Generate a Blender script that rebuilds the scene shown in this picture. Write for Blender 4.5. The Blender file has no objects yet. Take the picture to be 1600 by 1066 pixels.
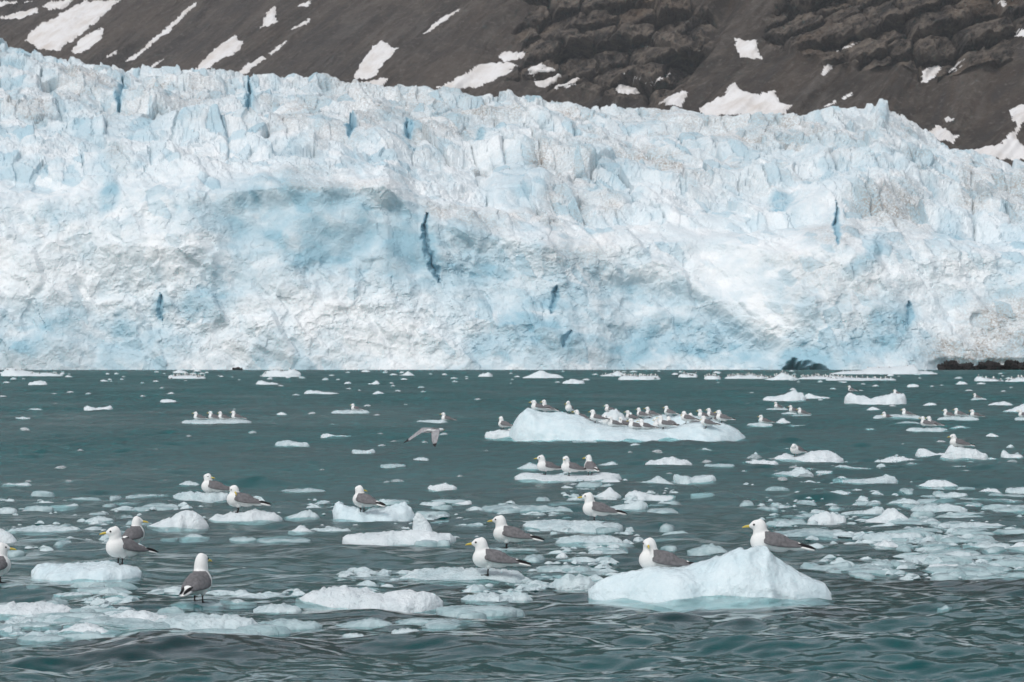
import bpy, math, random
import numpy as np
from mathutils import Vector, Matrix
from mathutils.bvhtree import BVHTree

R = math.radians
scene = bpy.context.scene
col = scene.collection

# ------------------------------------------------------------------ camera
CAM_H, F_PX, HORIZON = 1.36, 4444.0, 570.0      # metres, pixels of the 1600 px photograph, horizon row
cam_d = bpy.data.cameras.new('camera')
cam_d.sensor_width = 36.0
cam_d.lens = 100.0
cam_d.clip_start, cam_d.clip_end = 0.5, 12000
cam_d.dof.use_dof = True
cam_d.dof.focus_distance = 20.0
cam_d.dof.aperture_fstop = 13.0
cam = bpy.data.objects.new('camera', cam_d)
col.objects.link(cam)
cam.location = (0, 0, CAM_H)
cam.rotation_euler = (R(90) + math.atan((HORIZON - 533.0) / F_PX), 0, 0)
scene.camera = cam

# ------------------------------------------------------------------ sky and sun (overcast)
SUN_AZ, SUN_EL = R(212), R(52)
world = bpy.data.worlds.new('World')
scene.world = world
world.use_nodes = True
nt = world.node_tree
nt.nodes.clear()
sky = nt.nodes.new('ShaderNodeTexSky')
sky.sky_type = 'NISHITA'
sky.sun_disc = False
sky.sun_elevation = SUN_EL
sky.sun_rotation = SUN_AZ
sky.dust_density = 1.2
hsv = nt.nodes.new('ShaderNodeHueSaturation')
hsv.inputs['Saturation'].default_value = 0.30
bg = nt.nodes.new('ShaderNodeBackground')
bg.inputs['Strength'].default_value = 0.15
wo = nt.nodes.new('ShaderNodeOutputWorld')
nt.links.new(sky.outputs[0], hsv.inputs['Color'])
nt.links.new(hsv.outputs[0], bg.inputs['Color'])
nt.links.new(bg.outputs[0], wo.inputs['Surface'])
sun_d = bpy.data.lights.new('sun', 'SUN')
sun_d.energy = 1.4
sun_d.angle = R(25)
sun_d.color = (1.0, 0.97, 0.93)
sun = bpy.data.objects.new('sun', sun_d)
col.objects.link(sun)
sv = Vector((math.sin(SUN_AZ) * math.cos(SUN_EL), math.cos(SUN_AZ) * math.cos(SUN_EL), math.sin(SUN_EL)))
sun.rotation_euler = sv.to_track_quat('Z', 'Y').to_euler()

vs = scene.view_settings
vs.view_transform = 'Standard'
vs.look = 'None'
vs.gamma = 1.0
vs.exposure = 0.1
scene.cycles.use_denoising = True
scene.cycles.max_bounces = 7
scene.cycles.diffuse_bounces = 4
scene.cycles.glossy_bounces = 3
scene.cycles.transmission_bounces = 4
scene.cycles.volume_bounces = 1
scene.cycles.caustics_reflective = False

# ------------------------------------------------------------------ helpers
def at(px, py, z=0.0):
    """pixel of the photograph -> point of the horizontal plane z (below the camera)"""
    d = (CAM_H - z) * F_PX / (py - HORIZON)
    return Vector(((px - 800.0) / F_PX * d, d, z))

def to_px(x, y, z):
    return 800 + F_PX * x / y, HORIZON - F_PX * (z - CAM_H) / y

def _hash(ix, iy, iz, seed):
    h = (ix.astype(np.int64) * 374761393 + iy.astype(np.int64) * 668265263 + iz.astype(np.int64) * 1274126177 + seed * 362437) & 0xffffffff
    h = ((h ^ (h >> 13)) * 1274126177) & 0xffffffff
    h = ((h ^ (h >> 16)) * 2246822519) & 0xffffffff
    return ((h ^ (h >> 15)) & 0xffffff) / float(0xffffff)

def vnoise(x, y, z=0.0, seed=0):
    x, y, z = np.broadcast_arrays(np.asarray(x, float), np.asarray(y, float), np.asarray(z, float))
    ix, iy, iz = np.floor(x), np.floor(y), np.floor(z)
    fx, fy, fz = x - ix, y - iy, z - iz
    ix, iy, iz = ix.astype(np.int64), iy.astype(np.int64), iz.astype(np.int64)
    s = lambda t: t * t * t * (t * (t * 6 - 15) + 10)
    ux, uy, uz = s(fx), s(fy), s(fz)
    def c(a, b, d): return _hash(ix + a, iy + b, iz + d, seed)
    flat = not np.any(fz)
    def plane(d):
        a = c(0, 0, d) * (1 - ux) + c(1, 0, d) * ux
        b = c(0, 1, d) * (1 - ux) + c(1, 1, d) * ux
        return a * (1 - uy) + b * uy
    v = plane(0) if flat else plane(0) * (1 - uz) + plane(1) * uz
    return v * 2 - 1

def fbm(x, y, z=0.0, octv=4, seed=0, gain=0.5, ridged=False):
    out, a, f, tot = 0.0, 1.0, 1.0, 0.0
    ca, sa = math.cos(0.6), math.sin(0.6)
    x, y = np.asarray(x, float), np.asarray(y, float)
    for o in range(octv):
        n = vnoise(x * f + 13.7 * o, y * f - 7.1 * o, z * f if not np.isscalar(z) else z, seed + o * 17)
        if ridged:
            n = 1 - 2 * np.abs(n)
        out = out + a * n
        tot += a
        a *= gain
        f *= 2.03
        x, y = ca * x - sa * y, sa * x + ca * y
    return out / tot

def worley(x, y, seed=0):
    """2-D cells: distance to nearest point, gap to the second, two random numbers of the cell, offset to its centre"""
    x, y = np.asarray(x, float), np.asarray(y, float)
    ix, iy = np.floor(x).astype(np.int64), np.floor(y).astype(np.int64)
    f1 = np.full(x.shape, 9.0); f2 = np.full(x.shape, 9.0)
    r1 = np.zeros(x.shape); r2 = np.zeros(x.shape); ox = np.zeros(x.shape); oy = np.zeros(x.shape)
    for a in (-1, 0, 1):
        for b in (-1, 0, 1):
            zz = np.zeros_like(ix)
            cx = ix + a + 0.1 + 0.8 * _hash(ix + a, iy + b, zz, seed + 1)
            cy = iy + b + 0.1 + 0.8 * _hash(ix + a, iy + b, zz, seed + 2)
            dx, dy = x - cx, y - cy
            d = np.sqrt(dx * dx + dy * dy)
            near = d < f1
            f2 = np.where(near, f1, np.minimum(f2, d))
            f1 = np.where(near, d, f1)
            r1 = np.where(near, _hash(ix + a, iy + b, zz, seed + 3), r1)
            r2 = np.where(near, _hash(ix + a, iy + b, zz, seed + 4), r2)
            ox = np.where(near, dx, ox)
            oy = np.where(near, dy, oy)
    return f1, f2 - f1, r1, r2, ox, oy

def sstep(a, b, x):
    t = np.clip((x - a) / (b - a), 0, 1)
    return t * t * (3 - 2 * t)

def grid_faces(nr, nc):
    i = np.arange(nr - 1)[:, None] * nc + np.arange(nc - 1)[None, :]
    return np.stack([i, i + 1, i + nc + 1, i + nc], -1).reshape(-1, 4)

def mesh_np(name, V, F, smooth=True, attrs=None):
    me = bpy.data.meshes.new(name)
    V = np.asarray(V, np.float32).reshape(-1, 3)
    F = np.asarray(F, np.int32)
    n, k = F.shape
    me.vertices.add(len(V)); me.vertices.foreach_set('co', V.ravel())
    me.loops.add(n * k); me.loops.foreach_set('vertex_index', F.ravel())
    me.polygons.add(n)
    me.polygons.foreach_set('loop_start', np.arange(0, n * k, k, dtype=np.int32))
    me.polygons.foreach_set('use_smooth', np.full(n, smooth))
    me.update(calc_edges=True)
    for an, av in (attrs or {}).items():
        at_ = me.attributes.new(an, 'FLOAT', 'POINT')
        at_.data.foreach_set('value', np.asarray(av, np.float32).ravel())
    return me

def link(name, me, mat=None, parent=None, kind=None, label=None, cat=None, group=None):
    o = bpy.data.objects.new(name, me)
    col.objects.link(o)
    if mat is not None and me is not None and len(me.materials) == 0:
        me.materials.append(mat)
    if parent is not None:
        o.parent = parent
    if kind: o['kind'] = kind
    if label: o['label'] = label
    if cat: o['category'] = cat
    if group: o['group'] = group
    return o

# ------------------------------------------------------------------ materials
class NT:
    def __init__(self, name):
        self.m = bpy.data.materials.new(name)
        self.m.use_nodes = True
        self.t = self.m.node_tree
        self.b = self.t.nodes['Principled BSDF']
        self.out = self.t.nodes['Material Output']
    def n(self, typ, **kw):
        nd = self.t.nodes.new(typ)
        for k, v in kw.items():
            setattr(nd, k, v)
        return nd
    def l(self, a, b): self.t.links.new(a, b)
    def pos(self, scale=(1, 1, 1), obj=False):
        mp = self.n('ShaderNodeMapping')
        mp.inputs['Scale'].default_value = scale
        if obj:
            self.l(self.n('ShaderNodeTexCoord').outputs['Object'], mp.inputs[0])
        else:
            self.l(self.n('ShaderNodeNewGeometry').outputs['Position'], mp.inputs[0])
        return mp.outputs[0]
    def noise(self, vec, scale, detail=4, rough=0.55, dist=0.0):
        t = self.n('ShaderNodeTexNoise')
        t.inputs['Scale'].default_value = scale
        t.inputs['Detail'].default_value = detail
        t.inputs['Roughness'].default_value = rough
        t.inputs['Distortion'].default_value = dist
        self.l(vec, t.inputs['Vector'])
        return t.outputs[0]
    def attr(self, name):
        a = self.n('ShaderNodeAttribute')
        a.attribute_name = name
        return a.outputs['Fac']
    def rng(self, val, a, b, c=0.0, d=1.0):
        r = self.n('ShaderNodeMapRange')
        r.inputs[1].default_value, r.inputs[2].default_value = a, b
        r.inputs[3].default_value, r.inputs[4].default_value = c, d
        self.l(val, r.inputs[0])
        return r.outputs[0]
    def math(self, op, a, b):
        m = self.n('ShaderNodeMath', operation=op)
        for i, v in enumerate((a, b)):
            if isinstance(v, (int, float)): m.inputs[i].default_value = v
            else: self.l(v, m.inputs[i])
        return m.outputs[0]
    def mix(self, fac, a, b):
        m = self.n('ShaderNodeMix', data_type='RGBA')
        if isinstance(fac, (int, float)): m.inputs[0].default_value = fac
        else: self.l(fac, m.inputs[0])
        for i, v in ((6, a), (7, b)):
            if isinstance(v, tuple): m.inputs[i].default_value = v + (1,)
            else: self.l(v, m.inputs[i])
        return m.outputs[2]
    def bump(self, h, strength, dist, prev=None):
        b = self.n('ShaderNodeBump')
        b.inputs['Strength'].default_value = strength
        b.inputs['Distance'].default_value = dist
        self.l(h, b.inputs['Height'])
        if prev is not None: self.l(prev, b.inputs['Normal'])
        return b.outputs[0]
    def set(self, **kw):
        for k, v in kw.items():
            k = k.replace('_', ' ')
            if isinstance(v, (int, float, tuple)):
                self.b.inputs[k].default_value = v + (1,) if isinstance(v, tuple) and len(v) == 3 and 'Radius' not in k else v
            else:
                self.l(v, self.b.inputs[k])

def mat_glacier():
    g = NT('glacier_ice')
    p = g.pos()
    blue, dirt, snow = g.attr('blue'), g.attr('dirt'), g.attr('snow')
    n1 = g.noise(p, 0.35, 6, 0.6)
    n2 = g.noise(p, 1.6, 4, 0.6)
    c = g.mix(g.rng(n1, 0.35, 0.65), (0.64, 0.725, 0.765), (0.76, 0.81, 0.83))
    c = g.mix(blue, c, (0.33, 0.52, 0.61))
    c = g.mix(snow, c, (0.86, 0.88, 0.885))
    d = g.math('MULTIPLY', dirt, g.rng(n2, 0.36, 0.62))
    c = g.mix(d, c, (0.36, 0.315, 0.275))
    g.set(Base_Color=c, Roughness=0.6, Normal=g.bump(n2, 0.6, 0.5))
    g.b.inputs['Specular IOR Level'].default_value = 0.3
    return g.m

def mat_mountain():
    g = NT('mountain_rock')
    p = g.pos()
    rock = g.attr('rock')
    lo = g.noise(p, 0.012, 5, 0.6)
    mid = g.noise(p, 0.06, 6, 0.68)
    hi = g.noise(p, 0.24, 5, 0.75)
    streak = g.attr('streak')
    c = g.mix(g.rng(lo, 0.35, 0.65), (0.050, 0.043, 0.040), (0.082, 0.066, 0.055))
    c = g.mix(g.attr('east'), c, g.mix(g.rng(lo, 0.38, 0.62), (0.030, 0.024, 0.020), (0.062, 0.046, 0.036)))
    c = g.mix(g.rng(mid, 0.46, 0.74), c, (0.100, 0.083, 0.069))
    c = g.mix(g.math('MULTIPLY', g.rng(streak, 0.0, 0.45), 0.65), c, (0.036, 0.033, 0.032))
    c = g.mix(g.math('MULTIPLY', g.rng(streak, -0.05, -0.5), 0.5), c, (0.120, 0.106, 0.095))
    rk = g.mix(g.rng(mid, 0.40, 0.60), (0.026, 0.022, 0.020), (0.150, 0.122, 0.098))
    rk = g.mix(g.math('MULTIPLY', g.rng(lo, 0.52, 0.68), 0.6), rk, (0.11, 0.072, 0.045))
    c = g.mix(rock, c, rk)
    c = g.mix(g.math('MULTIPLY', g.rng(hi, 0.56, 0.72), 0.55), c, (0.20, 0.185, 0.17))
    c = g.mix(g.math('MULTIPLY', g.rng(hi, 0.44, 0.30), 0.6), c, (0.035, 0.032, 0.031))
    g.set(Base_Color=c, Roughness=0.95, Normal=g.bump(hi, 0.9, 1.6, g.bump(mid, 0.6, 4.0)))
    g.b.inputs['Specular IOR Level'].default_value = 0.15
    return g.m

def mat_snow():
    g = NT('old_snow')
    p = g.pos()
    n = g.noise(p, 0.06, 6, 0.65)
    f = g.noise(p, 0.7, 4, 0.6)
    c = g.mix(g.rng(n, 0.42, 0.70), (0.72, 0.705, 0.70), (0.58, 0.535, 0.50))
    c = g.mix(g.math('MULTIPLY', g.rng(f, 0.6, 0.75), 0.5), c, (0.40, 0.36, 0.33))
    g.set(Base_Color=c, Roughness=0.9)
    return g.m

def mat_ice(name, a, b, rough, trans=0.0, sss=0.0, grain=60.0, gs=0.5):
    g = NT(name)
    p = g.pos((1, 1, 1), True)
    n1 = g.noise(p, 6.0, 5, 0.6)
    n2 = g.noise(p, grain, 3, 0.6)
    c = g.mix(g.rng(n1, 0.35, 0.65), a, b)
    n3 = g.noise(p, 17.0, 4, 0.65, 0.6)
    bm = g.bump(n2, gs, 0.012, g.bump(n3, gs * 0.9, 0.03, g.bump(n1, 0.6, 0.05)))
    g.set(Base_Color=c, Roughness=g.rng(n3, 0.35, 0.65, rough * 0.5, rough * 1.5), Normal=bm)
    g.b.inputs['IOR'].default_value = 1.31
    g.b.inputs['Transmission Weight'].default_value = trans
    if sss:
        g.b.inputs['Subsurface Weight'].default_value = sss
        g.b.inputs['Subsurface Radius'].default_value = (0.03, 0.05, 0.06)
        g.b.inputs['Subsurface Scale'].default_value = 1.0
    return g.m

def mat_water():
    g = NT('sea_water')
    p = g.pos()
    n1 = g.noise(g.pos((1.0, 1.0, 1.0)), 2.6, 3, 0.6, 0.4)
    n2 = g.noise(g.pos((1.0, 1.0, 1.0)), 9.0, 3, 0.55, 0.3)
    bm = g.bump(n2, 0.4, 0.008)
    g.set(Base_Color=(0.50, 0.88, 0.885), Roughness=g.math('POWER', g.math('MULTIPLY', g.math('ADD', g.attr('ripple'), 0.004), 1.35), 0.5), Normal=bm)
    g.b.inputs['IOR'].default_value = 1.26
    g.b.inputs['Transmission Weight'].default_value = 1.0
    return g.m

def mat_plain(name, c, rough=0.8, var=0.0, scale=40.0, spec=0.3, c2=None):
    g = NT(name)
    if var:
        n = g.noise(g.pos((1, 1, 1), True), scale, 4, 0.6)
        d = c2 or tuple(max(0.0, v * (1 - var)) for v in c)
        g.set(Base_Color=g.mix(g.rng(n, 0.35, 0.65), c, d))
    else:
        g.set(Base_Color=c)
    g.b.inputs['Roughness'].default_value = rough
    g.b.inputs['Specular IOR Level'].default_value = spec
    return g.m

M = {
    'glacier': mat_glacier(), 'mountain': mat_mountain(), 'snow': mat_snow(),
    'white': mat_ice('white_ice', (0.63, 0.705, 0.73), (0.73, 0.78, 0.80), 0.40, 0.0, 0.0, 70.0, 0.8),
    'wet': mat_ice('wet_ice', (0.42, 0.53, 0.555), (0.60, 0.685, 0.705), 0.28, 0.0, 0.0, 50.0, 0.6),
    'blue': mat_ice('blue_ice', (0.56, 0.68, 0.72), (0.66, 0.755, 0.785), 0.22, 0.0, 0.0, 40.0, 0.3),
    'clear': mat_ice('clear_ice', (0.25, 0.37, 0.39), (0.45, 0.56, 0.58), 0.16, 0.0, 0.0, 40.0, 0.5),
    'water': mat_water(),
    'murk': mat_plain('silty_water', (0.004, 0.125, 0.128), 1.0, 0.25, 0.15, 0.0),
    'rock': mat_plain('shore_rock', (0.022, 0.019, 0.018), 0.85, 0.5, 0.8),
    'feather': mat_plain('white_feather', (0.80, 0.80, 0.785), 0.85, 0.06, 90.0, 0.2),
    'mantle': mat_plain('grey_feather', (0.185, 0.180, 0.187), 0.85, 0.38, 55.0, 0.2),
    'underwing': mat_plain('pale_feather', (0.36, 0.36, 0.375), 0.85, 0.4, 25.0, 0.2),
    'black': mat_plain('black_feather', (0.014, 0.013, 0.014), 0.7, 0.2, 60.0, 0.3),
    'bill': mat_plain('yellow_bill', (0.60, 0.46, 0.07), 0.45, 0.15, 60.0, 0.5),
    'leg': mat_plain('dark_leg', (0.018, 0.016, 0.016), 0.6, 0.2, 60.0, 0.4),
    'eye': mat_plain('dark_eye', (0.006, 0.005, 0.005), 0.12, 0.0, 1.0, 0.5),
}

# ------------------------------------------------------------------ the sea
rng = np.random.RandomState(7)
def wave_height(x, y, dy):
    """sum of travelling ripples; each fades where the sheet's rows get too coarse for it"""
    z = np.zeros_like(x); lost = np.zeros_like(x)
    amp_mod = 0.85 + 0.6 * fbm(x / 4.0, y / 11.0, 0.0, 4, 91)
    wr = np.random.RandomState(11)
    for i in range(104):
        lam = 0.09 * (30.0 ** wr.rand()) if i < 76 else 0.9 * (5.0 ** wr.rand())
        ang = wr.normal(0.2, 1.0)
        ph = wr.rand() * 6.283
        slope = 0.037 * (lam / 0.6) ** 0.04 * (1.0 if lam < 0.9 else 0.75 * (0.9 / lam) ** 0.5) * (1.0 if i < 76 else 0.62)
        k = 6.28318 / lam
        fade = 1 - sstep(0.40 * lam, 0.85 * lam, dy)
        lost += (1 - fade ** 2) * slope ** 2 / 2
        warp = 0.6 * np.sin(0.9 * x / lam ** 0.5 + ph * 3) * lam * 0.35
        q = k * (math.sin(ang) * x + math.cos(ang) * y + warp) + ph
        z += fade * slope / k * (0.55 * np.sin(q) + 0.75 * (0.6366 - np.abs(np.sin(q / 2))) * 2)
    return z * amp_mod, np.sqrt(lost) * amp_mod          # height, and the slope of the ripples too fine for the sheet

def build_sea():
    Y = 760.0 * np.exp(-0.0024 * np.arange(0, 1760))        # rows every 0.24 % of the distance
    Y = np.concatenate([[1500, 1100], Y, [11.0, 10.0, 8.0, 5.0, 0.0, -40.0]])
    k = np.concatenate([[-1.2, -0.8, -0.5, -0.3], np.linspace(-0.22, 0.22, 290), [0.3, 0.5, 0.8, 1.2]])
    YY = np.repeat(Y[:, None], len(k), 1)
    XX = np.maximum(YY, 12.0) * k[None, :]
    dy = np.abs(np.gradient(Y))[:, None] * np.ones_like(XX)
    inside = (np.abs(k) < 0.25)[None, :]
    Z, lost = wave_height(XX, YY, dy)
    Z = np.where(inside, Z, 0.0)
    me = mesh_np('sea', np.stack([XX, YY, Z], -1), grid_faces(len(Y), len(k))[:, ::-1], True, {'ripple': np.where(inside, lost, 0.24)})
    # rows run from far to near, columns from west to east: flip so that normals point up
    link('sea', me, M['water'], kind='structure')
    S = 1800.0
    fl = mesh_np('silty_depths', [(-S, -60, -0.9), (S, -60, -0.9), (S, 1500, -0.9), (-S, 1500, -0.9)], np.array([[0, 1, 2, 3]]))
    link('silty_depths', fl, M['murk'], kind='structure')
build_sea()

# ------------------------------------------------------------------ the glacier
SKY_PX = np.array([(-600, 30), (-200, 40), (0, 58), (30, 66), (60, 82), (100, 86), (150, 93), (200, 106), (260, 111), (350, 119), (400, 121), (500, 129), (560, 136),
                   (700, 139), (800, 136), (900, 144), (950, 156), (1030, 166), (1100, 176), (1200, 177), (1250, 176), (1310, 173), (1365, 184), (1378, 180),
                   (1420, 196), (1450, 216), (1500, 236), (1530, 246), (1600, 250), (1900, 270), (2300, 300)], float)
BRINK_PX = np.array([(-600, 330), (0, 320), (100, 305), (200, 290), (330, 300), (450, 290), (600, 292), (650, 335), (760, 372), (900, 392), (950, 385), (1050, 368),
                     (1150, 372), (1230, 398), (1330, 380), (1420, 392), (1500, 385), (1600, 400), (2300, 420)], float)
Y_FRONT, Y_RIDGE = 752.0, 1010.0

def blob(px, py, cx, cy, rx, ry, ang=0.0, soft=0.5):
    a = R(ang)
    dx, dy = px - cx, py - cy
    u = (dx * math.cos(a) + dy * math.sin(a)) / rx
    v = (-dx * math.sin(a) + dy * math.cos(a)) / ry
    return 1 - sstep(1 - soft, 1 + soft, np.sqrt(u * u + v * v))

def seg_dist(px, py, pts):
    best = np.full(px.shape, 1e9); along = np.zeros(px.shape)
    n = len(pts) - 1
    for i in range(n):
        (x0, y0), (x1, y1) = pts[i], pts[i + 1]
        ex, ey = x1 - x0, y1 - y0
        t = np.clip(((px - x0) * ex + (py - y0) * ey) / (ex * ex + ey * ey), 0, 1)
        d = np.hypot(px - x0 - t * ex, py - y0 - t * ey)
        m = d < best
        best = np.where(m, d, best)
        along = np.where(m, (i + t) / n, along)
    return best, along

CRACKS = [  # crevasses: points on the photograph's face, half width in photo pixels, depth in metres
    ([(668, 336), (663, 362), (668, 392), (677, 414), (685, 438)], 6.0, 6.5),
    ([(192, 120), (188, 145), (184, 160)], 5.0, 5.0), ([(392, 130), (388, 152), (385, 172)], 5.0, 5.0), ([(549, 185), (545, 208)], 5.0, 5.0), ([(637, 195), (640, 212)], 5.0, 4.0),
    ([(249, 455), (250, 497)], 4.5, 3.0), ([(868, 445), (866, 465), (861, 488)], 5.5, 4.0), ([(893, 515), (880, 543)], 5.0, 4.0), 
    ([(1307, 318), (1308, 350), (1308, 385)], 4.0, 3.5), ([(1425, 465), (1423, 505)], 4.5, 3.0)]
BLUES = [  # freshly calved, dense blue ice: x, y, rx, ry, tilt, strength
    (480, 350, 170, 65, 5, 0.62), (640, 395, 60, 55, 0, 0.85), (730, 400, 55, 60, 10, 0.5), (380, 400, 60, 60, 0, 0.35), (545, 400, 60, 20, 0, 0.4), (590, 330, 45, 22, 0, 0.35),
    (60, 520, 95, 45, 0, 0.45), (180, 540, 120, 40, -5, 0.45), (170, 310, 16, 30, 15, 0.7), (320, 470, 60, 20, -8, 0.55), (250, 480, 20, 30, 0, 0.5), (100, 330, 60, 18, 0, 0.25),
    (530, 525, 35, 28, 30, 0.5), (560, 560, 40, 18, 0, 0.4), (430, 555, 40, 28, 0, 0.3), (465, 500, 30, 14, 0, 0.3), (770, 540, 40, 30, 0, 0.55), (850, 510, 75, 60, 0, 0.6), (880, 470, 22, 30, 0, 0.6),
    (1000, 540, 60, 34, -15, 0.75), (1060, 520, 60, 40, 10, 0.6), (1130, 530, 60, 40, 0, 0.6), (1100, 480, 70, 20, 12, 0.3), (940, 490, 60, 50, 0, 0.3), (935, 415, 14, 20, 0, 0.55),
    (1265, 555, 42, 22, 0, 0.8), (1395, 500, 36, 55, 10, 0.72), (1350, 545, 50, 35, 0, 0.6), (1420, 545, 45, 35, 0, 0.5), (1370, 385, 14, 28, 30, 0.6), (1340, 420, 22, 14, 0, 0.6), (1485, 360, 25, 22, 0, 0.6),
    (1290, 288, 42, 13, 0, 0.6), (1220, 310, 14, 24, 25, 0.6), (190, 135, 8, 22, 10, 0.6), (262, 145, 8, 10, 0, 0.6), (390, 150, 10, 22, 0, 0.5), (120, 185, 60, 25, 0, 0.25), (200, 200, 90, 28, -5, 0.32),
    (170, 260, 30, 22, 0, 0.35), (130, 205, 25, 12, 20, 0.4), (480, 245, 12, 16, 0, 0.7), (640, 205, 10, 12, 0, 0.7), (750, 213, 8, 12, 0, 0.7), (620, 190, 20, 10, 0, 0.3), (430, 140, 10, 18, 0, 0.4),
    (960, 290, 40, 12, 0, 0.25), (1010, 330, 50, 10, -8, 0.3), (1090, 350, 60, 30, 0, 0.22), (440, 225, 40, 18, 0, 0.35), (560, 250, 20, 30, 0, 0.25), (810, 290, 45, 45, 0, 0.3), (960, 250, 60, 30, 0, 0.22),
    (1400, 260, 60, 18, -15, 0.3), (1560, 360, 50, 20, 0, 0.25), (1540, 330, 20, 10, 0, 0.4), (1530, 455, 60, 12, -10, 0.3), (1580, 410, 25, 12, 0, 0.45), (1250, 235, 80, 18, 0, 0.2),
    (1378, 186, 8, 14, 0, 0.5), (985, 175, 60, 10, 8, 0.2), (700, 180, 30, 14, 0, 0.25), (20, 90, 50, 30, 0, 0.35)]
DIRTS = [
    (1390, 318, 52, 22, 0, 1.0), (1300, 360, 40, 20, 0, 0.75), (1340, 350, 40, 18, -30, 0.5), (1045, 245, 70, 12, 28, 0.85), (1000, 222, 60, 10, 15, 0.6), (1080, 265, 30, 14, 40, 0.6),
    (1130, 195, 80, 14, 4, 0.5), (1240, 205, 60, 12, 5, 0.5), (1180, 215, 60, 10, 6, 0.5), (850, 345, 32, 12, 20, 0.8), (870, 300, 16, 30, 15, 0.6), (950, 315, 24, 16, 10, 0.65), (905, 320, 30, 20, 0, 0.4),
    (560, 195, 60, 16, -10, 0.55), (470, 178, 40, 18, -25, 0.5), (520, 205, 30, 12, 0, 0.5), (300, 150, 70, 18, -20, 0.45), (210, 150, 60, 18, -25, 0.4), (130, 130, 60, 15, -10, 0.35), (40, 172, 45, 10, 10, 0.6),
    (640, 165, 90, 16, 2, 0.5), (760, 178, 70, 10, 4, 0.5), (690, 200, 50, 20, 0, 0.5), (760, 180, 30, 6, 5, 0.8), (860, 170, 60, 12, 6, 0.5), (560, 145, 70, 10, 0, 0.4), (730, 148, 70, 8, 2, 0.4), (900, 150, 60, 8, 8, 0.45),
    (1010, 170, 60, 8, 8, 0.4), (845, 252, 16, 14, 0, 0.9), (890, 260, 40, 18, 20, 0.5), (750, 255, 12, 8, 0, 0.9), (520, 292, 90, 8, 0, 0.6), (690, 335, 40, 10, 20, 0.8), (740, 350, 50, 14, 20, 0.75), (800, 345, 30, 10, 0, 0.5),
    (470, 275, 60, 10, 0, 0.4), (1410, 345, 30, 40, 0, 0.4), (1440, 355, 20, 30, 0, 0.4), (1565, 500, 60, 45, -30, 0.9), (1570, 545, 75, 32, 0, 1.0), (1495, 550, 50, 26, 0, 0.95), (1470, 560, 25, 12, 0, 0.5),
    (1560, 295, 60, 18, 0, 0.55), (1510, 290, 16, 24, 30, 0.5), (1590, 310, 20, 20, 0, 0.5), (60, 355, 14, 10, 0, 0.5), (330, 250, 30, 8, 30, 0.3), (185, 255, 14, 22, -35, 0.5), (1330, 210, 60, 20, 0, 0.25), (900, 398, 50, 22, 0, 0.5),
    (940, 420, 20, 40, 0, 0.3), (1420, 200, 40, 10, 30, 0.35), (1290, 440, 60, 30, 10, 0.35), (1250, 420, 50, 20, 20, 0.35), (1340, 470, 40, 50, 20, 0.25)]
SNOWS = [  # crumbled white ice and rubble aprons
    (560, 520, 130, 55, 15, 0.9), (640, 470, 80, 40, 0, 0.6), (420, 480, 70, 40, -20, 0.7), (480, 540, 60, 25, 10, 0.5), (60, 420, 110, 60, 0, 0.65), (200, 400, 120, 60, 0, 0.5), (340, 535, 40, 35, 0, 0.5),
    (1130, 440, 85, 42, 30, 0.62), (1180, 490, 36, 24, 40, 0.7), (1010, 425, 60, 18, 10, 0.6), (1060, 350, 110, 28, 10, 0.55), (1040, 310, 60, 18, 20, 0.7), (960, 395, 50, 22, 0, 0.7), (720, 300, 60, 25, 0, 0.5),
    (280, 235, 120, 20, 0, 0.45), (350, 270, 90, 14, 0, 0.5), (600, 290, 90, 12, 4, 0.5), (760, 330, 60, 16, 10, 0.5), (1400, 440, 70, 35, 0, 0.5), (1500, 410, 60, 40, 0, 0.4), (1230, 390, 60, 14, 5, 0.7), (1300, 290, 90, 8, 0, 0.6),
    (1200, 350, 60, 20, 0, 0.4), (440, 210, 40, 10, -20, 0.6), (560, 170, 30, 8, -10, 0.6)]
SMOOTH = [(480, 350, 160, 55, 5, 0.8), (640, 395, 50, 50, 0, 0.8), (810, 290, 48, 48, 0, 0.9), (1140, 420, 85, 45, 30, 0.72), (1280, 340, 70, 32, 0, 0.8), (1090, 350, 60, 24, 0, 0.7), (200, 210, 60, 28, 0, 0.6),
          (1290, 288, 42, 12, 0, 0.8), (390, 395, 60, 60, 0, 0.6), (1080, 190, 110, 22, 4, 0.6), (110, 540, 110, 30, 0, 0.4), (560, 200, 70, 22, 0, 0.5)]

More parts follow.
